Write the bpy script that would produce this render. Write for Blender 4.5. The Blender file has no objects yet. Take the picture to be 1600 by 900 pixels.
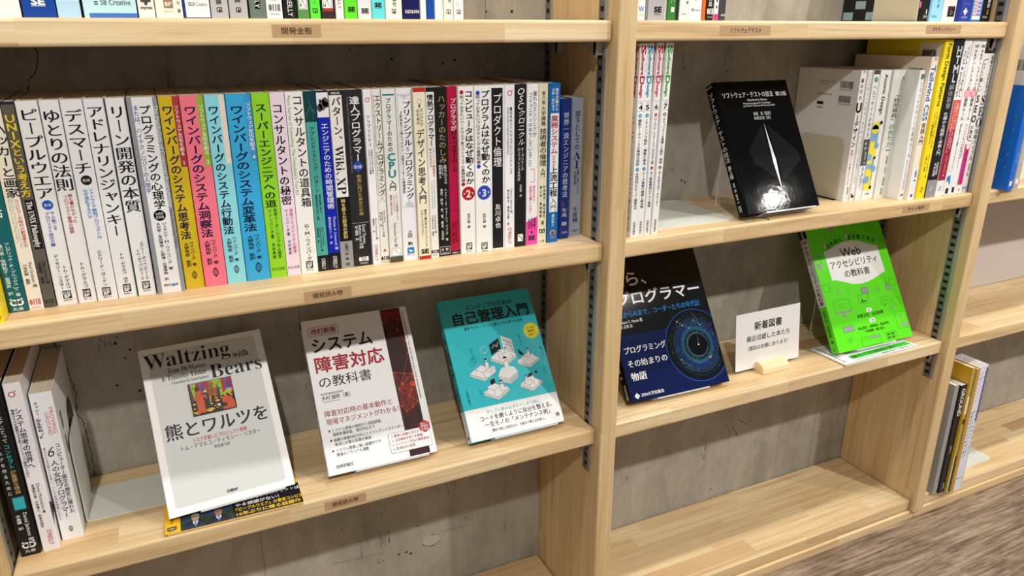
import bpy, math, random
import numpy as np
from mathutils import Matrix, Vector

random.seed(7)
SC = bpy.context.scene
COL = SC.collection

# ------------------------------------------------------------------ camera, world, lamps, exposure
def make_camera():
    yaw, pitch = 0.44233, -0.33635
    f = Vector((math.sin(yaw)*math.cos(pitch), math.cos(yaw)*math.cos(pitch), math.sin(pitch)))
    r = Vector((math.cos(yaw), -math.sin(yaw), 0)); u = r.cross(f)
    m = Matrix((( r.x, u.x, -f.x, -0.52848), (r.y, u.y, -f.y, -0.82417), (r.z, u.z, -f.z, 0.9578), (0, 0, 0, 1)))
    cd = bpy.data.cameras.new('camera'); cd.sensor_fit = 'HORIZONTAL'; cd.sensor_width = 36.0
    cd.lens = 1165.65/1600*36.0; cd.clip_start = 0.02
    o = bpy.data.objects.new('camera', cd); o.matrix_world = m; COL.objects.link(o); SC.camera = o
make_camera()

W = bpy.data.worlds.new('room_light'); SC.world = W; W.use_nodes = True
W.node_tree.nodes['Background'].inputs[0].default_value = (1.0, 0.955, 0.90, 1)
W.node_tree.nodes['Background'].inputs[1].default_value = 0.23

def downlights(name, spots, y, z, r, aim):
    """a row of round ceiling lamps parallel to the shelves: (x, watts)"""
    d = Vector((0, aim[0]-y, aim[1]-z))
    for x, power in spots:
        l = bpy.data.lights.new(name, 'AREA'); l.shape = 'DISK'; l.size = 2*r
        l.energy = power; l.color = (1.0, 0.965, 0.91)
        o = bpy.data.objects.new(name, l); o.location = (x, y, z); COL.objects.link(o)
        o.rotation_euler = d.to_track_quat('-Z', 'Y').to_euler()
downlights('aisle_downlight', [(-0.85, 23), (1.42, 28), (2.42, 18), (3.4, 14)], -1.60, 2.14, 0.034, (0.02, 0.60))
downlights('shelf_downlight', [(-0.75+0.50*i, 4.9) for i in range(8)], -0.36, 2.30, 0.045, (0.0, 0.60))

SC.view_settings.view_transform = 'Standard'
SC.view_settings.look = 'None'
SC.view_settings.exposure = 0.0
SC.view_settings.gamma = 1.0
SC.view_settings.use_curve_mapping = False

# ------------------------------------------------------------------ materials
def lin(c):
    return tuple(((x/255)/12.92 if x/255 <= 0.04045 else (((x/255)+0.055)/1.055)**2.4) for x in c[:3]) + (1,)
MATS = {}
def ink(c, rough=0.32):
    k = (tuple(c), rough)
    if k not in MATS:
        m = bpy.data.materials.new('print_%d_%d_%d' % tuple(c[:3])); m.use_nodes = True
        b = m.node_tree.nodes['Principled BSDF']
        b.inputs['Base Color'].default_value = lin(c); b.inputs['Roughness'].default_value = rough; b.inputs['Specular IOR Level'].default_value = 0.38
        if rough < 0.058:       # thin glossy jacket, slightly wavy
            t = m.node_tree; b.inputs['Specular IOR Level'].default_value = 0.10
            co = t.nodes.new('ShaderNodeTexCoord'); nz = t.nodes.new('ShaderNodeTexNoise'); nz.inputs['Scale'].default_value = 38; nz.inputs['Detail'].default_value = 3
            bp = t.nodes.new('ShaderNodeBump'); bp.inputs['Strength'].default_value = 0.16; bp.inputs['Distance'].default_value = 0.0010
            t.links.new(co.outputs['Object'], nz.inputs['Vector']); t.links.new(nz.outputs['Fac'], bp.inputs['Height']); t.links.new(bp.outputs[0], b.inputs['Normal'])
        MATS[k] = m
    return MATS[k]

class NT:
    def __init__(self, name):
        self.m = bpy.data.materials.new(name); self.m.use_nodes = True
        self.t = self.m.node_tree; self.b = self.t.nodes['Principled BSDF']
    def n(self, kind, **kw):
        nd = self.t.nodes.new(kind)
        for k, v in kw.items(): setattr(nd, k, v)
        return nd
    def l(self, a, b): self.t.links.new(a, b)
    def ramp(self, fac, stops):
        r = self.n('ShaderNodeValToRGB'); e = r.color_ramp.elements
        while len(e) < len(stops): e.new(0.5)
        for el, (p, c) in zip(e, stops): el.position = p; el.color = lin(c)
        self.l(fac, r.inputs[0]); return r.outputs[0]
    def noise(self, vec, scale, detail=4, rough=0.55, dist=0.0):
        n = self.n('ShaderNodeTexNoise'); n.inputs['Scale'].default_value = scale; n.inputs['Detail'].default_value = detail
        n.inputs['Roughness'].default_value = rough; n.inputs['Distortion'].default_value = dist
        self.l(vec, n.inputs['Vector']); return n.outputs['Fac']
    def map(self, vec, scale=(1,1,1), loc=(0,0,0)):
        m = self.n('ShaderNodeMapping'); m.inputs['Scale'].default_value = scale; m.inputs['Location'].default_value = loc
        self.l(vec, m.inputs['Vector']); return m.outputs[0]
    def mix(self, mode, fac, a, b):
        x = self.n('ShaderNodeMix', data_type='RGBA', blend_type=mode)
        if isinstance(fac, float): x.inputs[0].default_value = fac
        else: self.l(fac, x.inputs[0])
        for s, v in ((6, a), (7, b)):
            if isinstance(v, tuple): x.inputs[s].default_value = v
            else: self.l(v, x.inputs[s])
        return x.outputs[2]
    def math(self, op, a, b=0.0):
        x = self.n('ShaderNodeMath', operation=op)
        for s, v in ((0, a), (1, b)):
            if isinstance(v, (int, float)): x.inputs[s].default_value = v
            else: self.l(v, x.inputs[s])
        return x.outputs[0]
    def bump(self, h, strength, dist=0.001):
        b = self.n('ShaderNodeBump'); b.inputs['Strength'].default_value = strength; b.inputs['Distance'].default_value = dist
        self.l(h, b.inputs['Height']); self.l(b.outputs[0], self.b.inputs['Normal'])

def wood(name, along, across, seed, row=0.033, length=0.30, tint=1.0, vary=1.0):
    """finger-jointed pine: staves 'along' an axis, laid side by side 'across' another"""
    N = NT(name)
    co = N.n('ShaderNodeTexCoord').outputs['Object']
    s = N.n('ShaderNodeSeparateXYZ'); N.l(co, s.inputs[0])
    third = ({0, 1, 2} - {along, across}).pop()
    c = N.n('ShaderNodeCombineXYZ')
    for i, a in enumerate((along, across, third)): N.l(s.outputs[a], c.inputs[i])
    v = N.map(c.outputs[0], loc=(seed*1.37, seed*0.0113 + 0.004, seed*0.71))
    br = N.n('ShaderNodeTexBrick', offset=0.37, offset_frequency=2, squash=0.8, squash_frequency=3)
    br.inputs['Color1'].default_value = (0, 0, 0, 1); br.inputs['Color2'].default_value = (1, 1, 1, 1)
    br.inputs['Scale'].default_value = 1.0; br.inputs['Mortar Size'].default_value = 0.0
    br.inputs['Brick Width'].default_value = length; br.inputs['Row Height'].default_value = row
    N.l(v, br.inputs['Vector'])
    stave = br.outputs['Color']
    base = N.ramp(stave, [(0.0, (238, 221, 188)), (0.30, (230, 210, 174)), (0.58, (240, 226, 197)), (0.80, (222, 199, 163)), (0.93, (206, 176, 142))] if vary > .5 else [(0.0, (234, 216, 180)), (0.5, (230, 210, 172)), (1.0, (224, 204, 166))])
    # grain: offset per stave, stretched along its length
    sh = N.n('ShaderNodeVectorMath', operation='MULTIPLY_ADD')
    N.l(stave, sh.inputs[0]); sh.inputs[1].default_value = (7.0, 3.1, 5.3); N.l(v, sh.inputs[2])
    g1 = N.noise(N.map(sh.outputs[0], (3.0, 95.0, 70.0)), 1.0, 5, 0.6, 0.6)
    g2 = N.noise(N.map(sh.outputs[0], (7.0, 420.0, 300.0)), 1.0, 3, 0.6)
    g3 = N.noise(N.map(sh.outputs[0], (2.2, 30.0, 24.0)), 1.0, 3, 0.5, 1.2)
    t1 = N.ramp(g1, [(0.30, (255, 255, 255)), (0.54, (244, 234, 216)), (0.70, (196, 164, 124))])
    t2 = N.ramp(g2, [(0.32, (255, 255, 255)), (0.68, (222, 206, 180))])
    t3 = N.ramp(g3, [(0.35, (255, 255, 255)), (0.72, (236, 222, 200))])
    col = N.mix('MULTIPLY', 0.58, base, t1); col = N.mix('MULTIPLY', 0.42, col, t2); col = N.mix('MULTIPLY', 0.55, col, t3)
    col = N.mix('MULTIPLY', 1.0, col, (1.0*tint, 0.968*tint, 0.905*tint, 1))
    N.l(col, N.b.inputs['Base Color'])
    N.b.inputs['Roughness'].default_value = 0.46
    N.bump(g2, 0.08, 0.0006)
    return N.m

def concrete():
    N = NT('bare_concrete')
    co = N.n('ShaderNodeTexCoord').outputs['Object']
    big = N.noise(N.map(co, (3.2, 3.2, 2.4)), 1.0, 6, 0.62, 0.4)
    mid = N.noise(N.map(co, (16, 16, 11)), 1.0, 6, 0.65, 0.5)
    streak = N.noise(N.map(co, (42, 42, 2.2)), 1.0, 5, 0.62, 0.3)
    fine = N.noise(N.map(co, (420, 420, 60)), 1.0, 4, 0.7)
    a = N.math('ADD', N.math('MULTIPLY', big, 0.44), N.math('ADD', N.math('MULTIPLY', mid, 0.32), N.math('ADD', N.math('MULTIPLY', streak, 0.12), N.math('MULTIPLY', fine, 0.12))))
    col = N.ramp(a, [(0.34, (124, 118, 107)), (0.46, (155, 149, 137)), (0.54, (171, 165, 153)), (0.66, (196, 190, 179))])
    # air holes
    vo = N.n('ShaderNodeTexVoronoi'); vo.inputs['Scale'].default_value = 34.0; vo.inputs['Randomness'].default_value = 1.0
    N.l(N.map(co, (1, 1, 1)), vo.inputs['Vector'])
    sp = N.n('ShaderNodeSeparateColor'); N.l(vo.outputs['Color'], sp.inputs[0])
    pick = N.math('GREATER_THAN', sp.outputs[0], 0.88)
    rad = N.math('MULTIPLY', sp.outputs[1], 0.075)
    hole = N.math('MULTIPLY', pick, N.math('LESS_THAN', vo.outputs['Distance'], rad))
    col = N.mix('MIX', hole, col, lin((38, 34, 30)))
    # vertical water stains with their own shape
    st = N.noise(N.map(co, (14, 14, 0.9), (3.3, 0, 1.7)), 1.0, 4, 0.6, 0.6)
    sm = N.ramp(st, [(0.60, (255, 255, 255)), (0.74, (200, 190, 176))])
    col = N.mix('MULTIPLY', 0.5, col, sm)
    N.l(col, N.b.inputs['Base Color']); N.b.inputs['Roughness'].default_value = 0.62
    N.bump(N.math('ADD', mid, N.math('MULTIPLY', fine, 0.5)), 0.18, 0.002)
    return N.m

def plank_floor():
    N = NT('vinyl_planks')
    co = N.n('ShaderNodeTexCoord').outputs['Object']
    br = N.n('ShaderNodeTexBrick', offset=0.41, offset_frequency=2)
    br.inputs['Color1'].default_value = (0, 0, 0, 1); br.inputs['Color2'].default_value = (1, 1, 1, 1)
    br.inputs['Mortar'].default_value = (0.1, 0.1, 0.1, 1)
    br.inputs['Scale'].default_value = 1.0; br.inputs['Mortar Size'].default_value = 0.0008
    br.inputs['Brick Width'].default_value = 0.92; br.inputs['Row Height'].default_value = 0.18
    N.l(N.map(co, loc=(0.2, 0.1, 0)), br.inputs['Vector'])
    sh = N.n('ShaderNodeVectorMath', operation='MULTIPLY_ADD')
    N.l(br.outputs['Color'], sh.inputs[0]); sh.inputs[1].default_value = (5, 2.3, 0); N.l(co, sh.inputs[2])
    g1 = N.noise(N.map(sh.outputs[0], (6, 150, 1)), 1.0, 8, 0.72, 0.5)
    g2 = N.noise(N.map(sh.outputs[0], (7, 34, 1)), 1.0, 7, 0.68, 0.7)
    g3 = N.noise(N.map(sh.outputs[0], (34, 620, 1)), 1.0, 5, 0.75)
    col = N.ramp(N.math('ADD', N.math('MULTIPLY', g1, 0.50), N.math('ADD', N.math('MULTIPLY', g2, 0.32), N.math('MULTIPLY', g3, 0.20))),
                 [(0.36, (54, 41, 32)), (0.46, (100, 82, 66)), (0.53, (141, 121, 101)), (0.64, (184, 165, 143))])
    N.l(col, N.b.inputs['Base Color']); N.b.inputs['Roughness'].default_value = 0.5
    N.bump(g1, 0.25, 0.001)
    return N.m

def metal(name, c, rough, metallic=1.0):
    N = NT(name); N.b.inputs['Base Color'].default_value = lin(c); N.b.inputs['Metallic'].default_value = metallic
    co = N.n('ShaderNodeTexCoord').outputs['Object']
    f = N.noise(N.map(co, (300, 300, 6)), 1.0, 3)
    r = N.n('ShaderNodeMapRange'); N.l(f, r.inputs[0]); r.inputs[3].default_value = rough*0.8; r.inputs[4].default_value = rough*1.25
    N.l(r.outputs[0], N.b.inputs['Roughness'])
    return N.m

def paper_edges():
    N = NT('page_edges')
    co = N.n('ShaderNodeTexCoord').outputs['Object']
    f = N.noise(N.map(co, (2600, 3, 3)), 1.0, 2)
    N.l(N.ramp(f, [(0.3, (196, 180, 156)), (0.7, (226, 213, 192))]), N.b.inputs['Base Color'])
    N.b.inputs['Roughness'].default_value = 0.8
    return N.m

def acrylic(name, clear):
    m = bpy.data.materials.new(name); m.use_nodes = True; t = m.node_tree
    b = t.nodes['Principled BSDF']; out = t.nodes['Material Output']
    b.inputs['Base Color'].default_value = (0.85, 0.86, 0.84, 1); b.inputs['Roughness'].default_value = 0.06
    tr = t.nodes.new('ShaderNodeBsdfTransparent'); mx = t.nodes.new('ShaderNodeMixShader'); mx.inputs[0].default_value = 1-clear
    t.links.new(tr.outputs[0], mx.inputs[1]); t.links.new(b.outputs[0], mx.inputs[2]); t.links.new(mx.outputs[0], out.inputs[0])
    return m

M_SHELF = [wood('pine_shelf_%d' % i, 0, 1, i*3.1+1.0) for i in range(4)]
M_POST = [wood('pine_upright_%d' % i, 2, 1, i*2.7+0.6, 0.037, 0.42, 0.97, 0.0) for i in range(2)]
M_KICK = wood('pine_plinth', 0, 1, 9.2, 0.05, 0.9)
M_DOWEL = wood('pale_beech', 0, 1, 4.4, 0.2, 2.0, 1.08)
M_CONC = concrete(); M_FLOOR = plank_floor()
M_STEEL = metal('bright_steel', (176, 174, 168), 0.42, 0.55); M_DARKSTEEL = metal('slotted_steel', (128, 128, 122), 0.36, 0.6)
M_HOLE = ink((14, 13, 12), 0.7)
M_PAGE = paper_edges(); M_PAGEW = ink((222, 214, 200), 0.8)
M_ACR = acrylic('clear_acrylic', 0.90); M_ACRE = acrylic('acrylic_edge', 0.35)
M_ENAMEL = ink((214, 216, 206), 0.35); M_ENAMELB = ink((202, 196, 172), 0.4)

# ------------------------------------------------------------------ glyphs
GC = {}
SERIF = {}
for i in range(26):
    SERIF[chr(65+i)] = chr(0x1D400+i); SERIF[chr(97+i)] = chr(0x1D41A+i)
for i in range(10): SERIF[chr(48+i)] = chr(0x1D7CE+i)
def glyph(txt, bold=0.0, style='g', res=2):
    """flat outline of a string set at size 1: (n x 2 points, list of triangles)"""
    k = (txt, bold, style, res)
    if k in GC: return GC[k]
    cu = bpy.data.curves.new('t', 'FONT'); cu.size = 1; cu.resolution_u = res
    cu.body = ''.join(SERIF.get(ch, ch) for ch in txt) if style == 'serif' else txt
    cu.offset = max(bold, -.008) if bold < 0 else (-.004 if style == 'min' else 0)
    if style == 'ital': cu.shear = 0.25
    o = bpy.data.objects.new('t', cu)
    me = bpy.data.meshes.new_from_object(o)
    P = np.array([v.co[:2] for v in me.vertices]).reshape(-1, 2)
    T = [tuple(p.vertices) for p in me.polygons]
    sh = []; Z = np.zeros(len(P))
    if style == 'min': sh = [(d, e) for d in (-.022, 0, .022) for e in ((0,) if bold < .009 else (-bold*.5, bold*.5))]
    elif bold > 0:
        k = 4 if bold < .015 else 7
        sh = [(bold*math.cos(2*math.pi*(i+.5)/k), bold*math.sin(2*math.pi*(i+.5)/k)) for i in range(k)]+([(0, 0)] if k > 4 else [])
    if sh and len(P):       # heavier strokes: the outline laid down several times, slightly shifted
        n = len(P); T = [tuple(i+n*j for i in t) for j in range(len(sh)) for t in T]; P = np.concatenate([P+np.array(d) for d in sh]); Z = np.repeat(np.arange(len(sh))*6e-6, n)
    bpy.data.objects.remove(o); bpy.data.curves.remove(cu); bpy.data.meshes.remove(me)
    GC[k] = (P, T, Z); return GC[k]

# ------------------------------------------------------------------ mesh builder
class Face:
    """a flat side of an object: origin, right, up, outward"""
    def __init__(s, O, U, V, gloss=0.32):
        s.O, s.U, s.V = (np.array(a, float) for a in (O, U, V)); s.N = np.cross(s.U, s.V); s.gloss = gloss
    def at(s, P, e):
        P = np.asarray(P, float).reshape(-1, 2)
        return s.O + P[:, :1]*s.U + P[:, 1:]*s.V + e*s.N
LV = 0.00009
class MB:
    def __init__(s): s.v = []; s.n = 0; s.f = []; s.mi = []; s.mats = []; s.sm = []
    def slot(s, m):
        if m not in s.mats: s.mats.append(m)
        return s.mats.index(m)
    def add(s, P, F, m, smooth=False):
        P = np.asarray(P, float); k = s.slot(m)
        s.v.append(P); s.f += [tuple(i+s.n for i in f) for f in F]; s.mi += [k]*len(F); s.sm += [smooth]*len(F); s.n += len(P)
    def box(s, lo, hi, m):
        x0, y0, z0 = lo; x1, y1, z1 = hi
        P = [(x0,y0,z0),(x1,y0,z0),(x1,y1,z0),(x0,y1,z0),(x0,y0,z1),(x1,y0,z1),(x1,y1,z1),(x0,y1,z1)]
        s.add(P, [(0,3,2,1),(4,5,6,7),(0,1,5,4),(1,2,6,5),(2,3,7,6),(3,0,4,7)], m)
    def prism(s, prof, axis, a, b, m, smooth=False):
        """profile in the two other axes (cyclic order), extruded from a to b along axis"""
        n = len(prof); P = []
        for t in (a, b):
            for p, q in prof:
                P.append({0: (t, p, q), 1: (q, t, p), 2: (p, q, t)}[axis])
        P = np.array(P, float)
        F = [(i, (i+1) % n, (i+1) % n+n, i+n) for i in range(n)]
        s.add(P, F, m, smooth); s.add(P, [tuple(range(n))[::-1], tuple(range(n, 2*n))], m)
    # ---- printing on a face
    def poly(s, F, pts, c, lv=1): s.add(F.at(pts, lv*LV), [tuple(range(len(pts)))], ink(c, F.gloss) if isinstance(c, tuple) else c)
    def rect(s, F, u0, v0, u1, v1, c, lv=1):
        if u1 < u0: u0, u1 = u1, u0
        if v1 < v0: v0, v1 = v1, v0
        s.poly(F, [(u0, v0), (u1, v0), (u1, v1), (u0, v1)], c, lv)
    def rrect(s, F, u0, v0, u1, v1, r, c, lv=1):
        p = []
        for cx, cy, a in ((u1-r, v0+r, -90), (u1-r, v1-r, 0), (u0+r, v1-r, 90), (u0+r, v0+r, 180)):
            p += [(cx+r*math.cos(math.radians(a+t)), cy+r*math.sin(math.radians(a+t))) for t in (0, 30, 60, 90)]
        s.poly(F, p, c, lv)
    def disc(s, F, u, v, r, c, lv=1, n=24, ry=None):
        ry = ry or r
        s.poly(F, [(u+r*math.cos(2*math.pi*i/n), v+ry*math.sin(2*math.pi*i/n)) for i in range(n)], c, lv)
    def ring(s, F, u, v, r, w, c, lv=1, n=32, a0=0, a1=360, ry=None):
        k = (ry or r)/r; P = []
        for i in range(n+1):
            a = math.radians(a0+(a1-a0)*i/n)
            P += [(u+(r-w)*math.cos(a), v+(r-w)*k*math.sin(a)), (u+r*math.cos(a), v+r*k*math.sin(a))]
        s.add(F.at(P, lv*LV), [(2*i, 2*i+1, 2*i+3, 2*i+2) for i in range(n)], ink(c, F.gloss))
    def line(s, F, pts, w, c, lv=1):
        for (a, b), (d, e) in zip(pts[:-1], pts[1:]):
            L = math.hypot(d-a, e-b) or 1e-9; x, y = -(e-b)/L*w/2, (d-a)/L*w/2
            s.poly(F, [(a-x, b-y), (d-x, e-y), (d+x, e+y), (a+x, b+y)], c, lv)
    def frame(s, F, u0, v0, u1, v1, w, c, lv=1):
        s.line(F, [(u0, v0), (u1, v0), (u1, v1), (u0, v1), (u0, v0)], w, c, lv)
    def text(s, F, txt, u, v, h, c, length=None, align='l', bold=0.0, style='g', rot=0, lv=3, res=2):
        """one line; (u, v) = start of its base line, h = type size, length = set width"""
        P, T, Z = glyph(txt, bold, style, res)
        if not len(P): return
        P = P.copy(); x0, x1 = P[:, 0].min(), P[:, 0].max()
        sx = length/(x1-x0) if length else h
        P[:, 0] = (P[:, 0]-x0)*sx; P[:, 1] *= h
        if align == 'c': P[:, 0] -= (x1-x0)*sx/2
        if align == 'r': P[:, 0] -= (x1-x0)*sx
        if rot:
            a = math.radians(rot); P = P @ np.array([[math.cos(a), math.sin(a)], [-math.sin(a), math.cos(a)]])
        s.add(F.at(P+[u, v], (lv*LV+Z)[:, None]), T, ink(c, F.gloss))
    def vtext(s, F, txt, uc, v0, v1, w, c, bold=0.0, style='g', lv=3, res=2):
        """column of upright characters from v0 down to v1, characters w wide"""
        n = len(txt); pitch = (v0-v1)/n; hh = min(pitch*1.0, w*1.18)
        for i, ch in enumerate(txt):
            if ch in ' 　': continue
            turn = ch in 'ー―-〜（）()「」『』…:;[]'
            P, T, Z = glyph(ch, bold, style, res)
            if not len(P): continue
            cy = v0-(i+0.5)*pitch
            if ord(ch) < 256: Q = (P-[(P[:, 0].min()+P[:, 0].max())/2, 0.35])*1.25
            else: Q = P-[0.5, 0.38]
            if turn: Q = np.stack([Q[:, 1], -Q[:, 0]], 1)
            if ch in 'ャュョッァィゥェォゃゅょっ': Q = Q+[0.10, 0.10]
            if ch in '、。': Q = Q+[0.55, 0.55]
            s.add(F.at(Q*[w, hh]+[uc, cy], (lv*LV+Z)[:, None]), T, ink(c, F.gloss))
    def barcode(s, F, u, v, w, h, c=(40, 38, 36), lv=2, seed=1):
        rnd = random.Random(seed); x = u
        while x < u+w-0.0004:
            b = rnd.choice((0.0003, 0.0004, 0.0007, 0.001)); s.rect(F, x, v, x+b, v+h, c, lv); x += b+rnd.choice((0.0003, 0.0004, 0.0007))
    def build(s, name, parent=None, loc=None):
        me = bpy.data.meshes.new(name)
        me.from_pydata(np.concatenate(s.v).tolist(), [], s.f)
        for m in s.mats: me.materials.append(m)
        me.polygons.foreach_set('material_index', s.mi); me.polygons.foreach_set('use_smooth', s.sm); me.update()
        o = bpy.data.objects.new(name, me); COL.objects.link(o)
        if parent: o.parent = parent
        if loc: o.location = loc
        return o

def tag(o, label=None, cat=None, group=None, kind=None):
    if label: o['label'] = label
    if cat: o['category'] = cat
    if group: o['group'] = group
    if kind: o['kind'] = kind
    return o
def thing(name, label, cat, loc=(0, 0, 0), group=None, mat=None):
    o = bpy.data.objects.new(name, None); o.empty_display_size = 0.02; COL.objects.link(o)
    if mat is not None: o.matrix_world = mat
    else: o.location = loc
    return tag(o, label, cat, group)
def bevelled(mb_obj, w, seg=3):
    m = mb_obj.modifiers.new('round', 'BEVEL'); m.width = w; m.segments = seg; m.limit_method = 'ANGLE'
    return mb_obj

# ------------------------------------------------------------------ setting
L1, L2, L3, L4 = 0.966, 0.6815, 0.3975, 0.0445
TH, D, PW, BAY = 0.0252, 0.1815, 0.0275, 0.737
X0, X1, X2, X3 = -BAY, 0.0, PW+BAY, 2*PW+2*BAY       # first face of each upright / of each bay
fl = MB(); fl.box((-1.6, -2.6, -0.03), (2.6, D+0.03, 0), M_FLOOR); tag(fl.build('floor'), kind='structure')

wm = MB(); wm.box((-1.6, D, 0), (2.6, D+0.15, 2.4), M_CONC)
WF = Face((0, D, 0), (1, 0, 0), (0, 0, 1))
DK = ink((30, 26, 22), 0.9); DK2 = ink((52, 46, 40), 0.9)
def crack(pts, w):
    rnd = random.Random(3); out = []
    for (a, b), (c, d) in zip(pts[:-1], pts[1:]):
        for k in range(4):
            t = k/4; out.append((a+(c-a)*t+rnd.uniform(-.0012, .0012), b+(d-b)*t+rnd.uniform(-.0008, .0008)))
    out.append(pts[-1])
    for p, q in zip(out[:-1], out[1:]): wm.line(WF, [p, q], w*rnd.uniform(.5, 1.3), DK)
crack([(-.6780, .645), (-.6755, .5864), (-.6712, .5717), (-.6699, .5592), (-.6677, .5393), (-.6651, .5208), (-.6667, .5029), (-.6707, .4919), (-.6637, .4782), (-.663, .4649), (-.6635, .448), (-.6616, .4332), (-.6629, .4112), (-.6641, .3949)], .0010)
crack([(-.632, .9500), (-.6335, .9352), (-.634, .9224), (-.6385, .9109), (-.6456, .9021), (-.6493, .8919), (-.66, .87)], .0009)
for i, (x, z) in enumerate([(-.6086, .5854), (-.6112, .5779), (-.5961, .5661), (-.6036, .5559), (-.593, .5068), (-.6181, .5197), (-.2843, .9299), (-.2294, .9179), (-.1402, .9148), (-.1573, .9109), (-.2354, .9042), (.6335, .903), (.3419, .8886), (.2428, .7338), (.2644, .7137), (.2714, .7099), (-.0914, .9781), (-.0524, .9785), (.2472, .606), (.3336, .5754), (.4471, .2254), (.4721, .1991), (.441, .1964), (.5367, .1639), (.4495, .1811), (.3972, .0662), (.1896, .1523), (.462, .205), (.455, .212), (.447, .187), (.51, .173), (.13, .26), (-.2, .25), (-.35, .21)]):
    r = 0.0011+0.0011*((i*37) % 10)/10
    wm.disc(WF, x, z, r, DK, 1, 9, r*(0.8+0.5*((i*13) % 7)/7))
for x, z0, z1 in ((-.0925, .86, 1.3), (-.381, .52, .70), (.669, .02, .34), (-.47, .05, .40)):
    wm.rect(WF, x-.0003, z0, x+.0003, z1, ink((84, 78, 70), 0.9))
ST = ink((104, 97, 86), 0.9); PALE = ink((186, 181, 170), 0.8)
def blot(x, z, rx, rz, m, seed):
    rnd = random.Random(seed); n = 14
    wm.poly(WF, [(x+rx*rnd.uniform(.7, 1.1)*math.cos(2*math.pi*i/n), z+rz*rnd.uniform(.7, 1.1)*math.sin(2*math.pi*i/n)) for i in range(n)], m, 1)
# marks left by the formwork: a filled tie hole, knot rings, a joint line, clusters of short scratches
blot(-.203, .1399, .0175, .0125, ST, 4); wm.poly(WF, [(-.203+.0150*math.cos(.4*i), .1402+.0105*math.sin(.4*i)) for i in range(16)], PALE, 2)
for r in (.012, .0075, .004): wm.ring(WF, -.1393, .1653, r, .0009, (112, 104, 92), 1, 24, 0, 360, r*.8)
blot(-.1393, .1653, .0022, .0018, ST, 9)
for q in ([(-.368, .1498), (-.33, .1462), (-.2874, .1430)], [(-.1846, .1525), (-.16, .1502), (-.1356, .1490)]): wm.line(WF, q, .0006, DK2)
for x, z, r in ((-.2602, .1311, .0019), (-.2471, .1310, .0024), (-.2398, .1258, .0023), (-.2953, .1275, .0016), (-.2868, .1272, .0013), (-.2252, .1764, .0015), (-.3226, .1781, .0014)): blot(x, z, r, r, DK, int(-x*1e4))
ST2 = ink((76, 69, 60), 0.9)
def scratches(x, z, w, h, n, seed):
    rnd = random.Random(seed)
    for k in range(n):
        a, b, l = x+rnd.uniform(-w, w), z+rnd.uniform(-h, h), rnd.uniform(.003, .014)
        wm.line(WF, [(a, b), (a+rnd.uniform(-.0012, .0012), b-l)], rnd.uniform(.0003, .0010), rnd.choice((ST2, ST, ST)))
for q in ((-.282, .172, .008, .012, 16, 1), (-.283, .222, .004, .004, 6, 2), (-.17, .235, .03, .01, 12, 3), (-.0663, .1295, .0006, .002, 3, 4), (-.32, .16, .002, .02, 5, 5), (.371, .165, .006, .022, 16, 6), (.19, .156, .003, .006, 5, 7), (.283, .186, .004, .004, 6, 8), (.68, .15, .004, .03, 8, 9), (-.5035, .915, .003, .02, 7, 10), (.345, .915, .01, .02, 12, 11), (.25, .907, .006, .012, 8, 12), (.10, .99, .03, .01, 8, 13), (.42, .55, .05, .05, 14, 14), (-.45, .52, .10, .05, 14, 15), (-.62, .585, .01, .008, 6, 16), (.5, .12, .12, .04, 12, 17)): scratches(*q)
tag(wm.build('wall_back'), kind='structure')

# ------------------------------------------------------------------ the shelving
def rail(parent, x, side, y0, y1, ztop, zbot):
    """slotted shelf-support strip let into the upright: lips, rungs between the slots, near-black backing for the shade in them"""
    f = 0.0012; mb = MB(); a, b = (x, x+side*f) if side > 0 else (x+side*f, x)
    lip = 0.0058; yl = y0+lip
    mb.box((a-0.0004, y0, zbot), (b, yl, ztop), M_STEEL)  # lip in paler steel: the light it reflects is put into the colour
    s0, s1 = yl+0.0030, y1-0.0026
    mb.box((a, yl, zbot), (b, s0, ztop), M_DARKSTEEL); mb.box((a, s1, zbot), (b, y1, ztop), M_DARKSTEEL)
    z = zbot; p = 0.0142
    while z < ztop-p:
        mb.box((a, s0, z), (b, s1, z+p-0.0062), M_DARKSTEEL); z += p
    mb.box((a, s0, z), (b, s1, ztop), M_DARKSTEEL)
    k = side*0.0003
    mb.box((min(x, x+k), s0, zbot), (max(x, x+k), s1, ztop), M_HOLE)  # shade inside the slots, put in as a near-black backing colour
    return mb.build('rail', parent)
def bracket(parent, x, side, y0, z):
    mb = MB(); a, b = sorted((x+side*0.0014, x+side*0.0125))
    mb.prism([(y0+0.004, z-0.0165), (y0+0.042, z-0.0004), (y0+0.002, z-0.0004)], 0, a, b, M_STEEL)
    mb.box((a, y0+0.001, z-0.020), (a+0.0015, y0+0.008, z-0.001), M_STEEL)
    return mb.build('bracket', parent)
def upright(x, label, mat, sides, ylip):
    t = thing('shelf_upright', label, 'shelf upright', (0, 0, 0), 'pine uprights of the shelving')
    mb = MB(); mb.box((x, -0.0117, 0.0196 if x > -0.1 else 0.0002), (x+PW, D-0.0005, 1.24), mat); bevelled(mb.build('panel', t), 0.0025)
    for sd, shelves in sides:
        xs = x+PW if sd > 0 else x
        rail(t, xs, sd, ylip, ylip+0.0205, 1.24, 0.3152); rail(t, xs, sd, 0.157, 0.1775, 1.24, 0.3152)
        for z in shelves:
            for y in (ylip+0.004, 0.118): bracket(t, xs, sd, y, z-TH)
    return t
upright(X0-PW, 'pine shelf upright at the left edge beside the black spined book', M_POST[0], [(1, [L1, L2, L3])], 0.0122)
upright(X1, 'pine shelf upright in the middle, ending the long row of books', M_POST[1], [(-1, [L1, L2, L3]), (1, [L1, L2, L3])], 0.0132)
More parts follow.
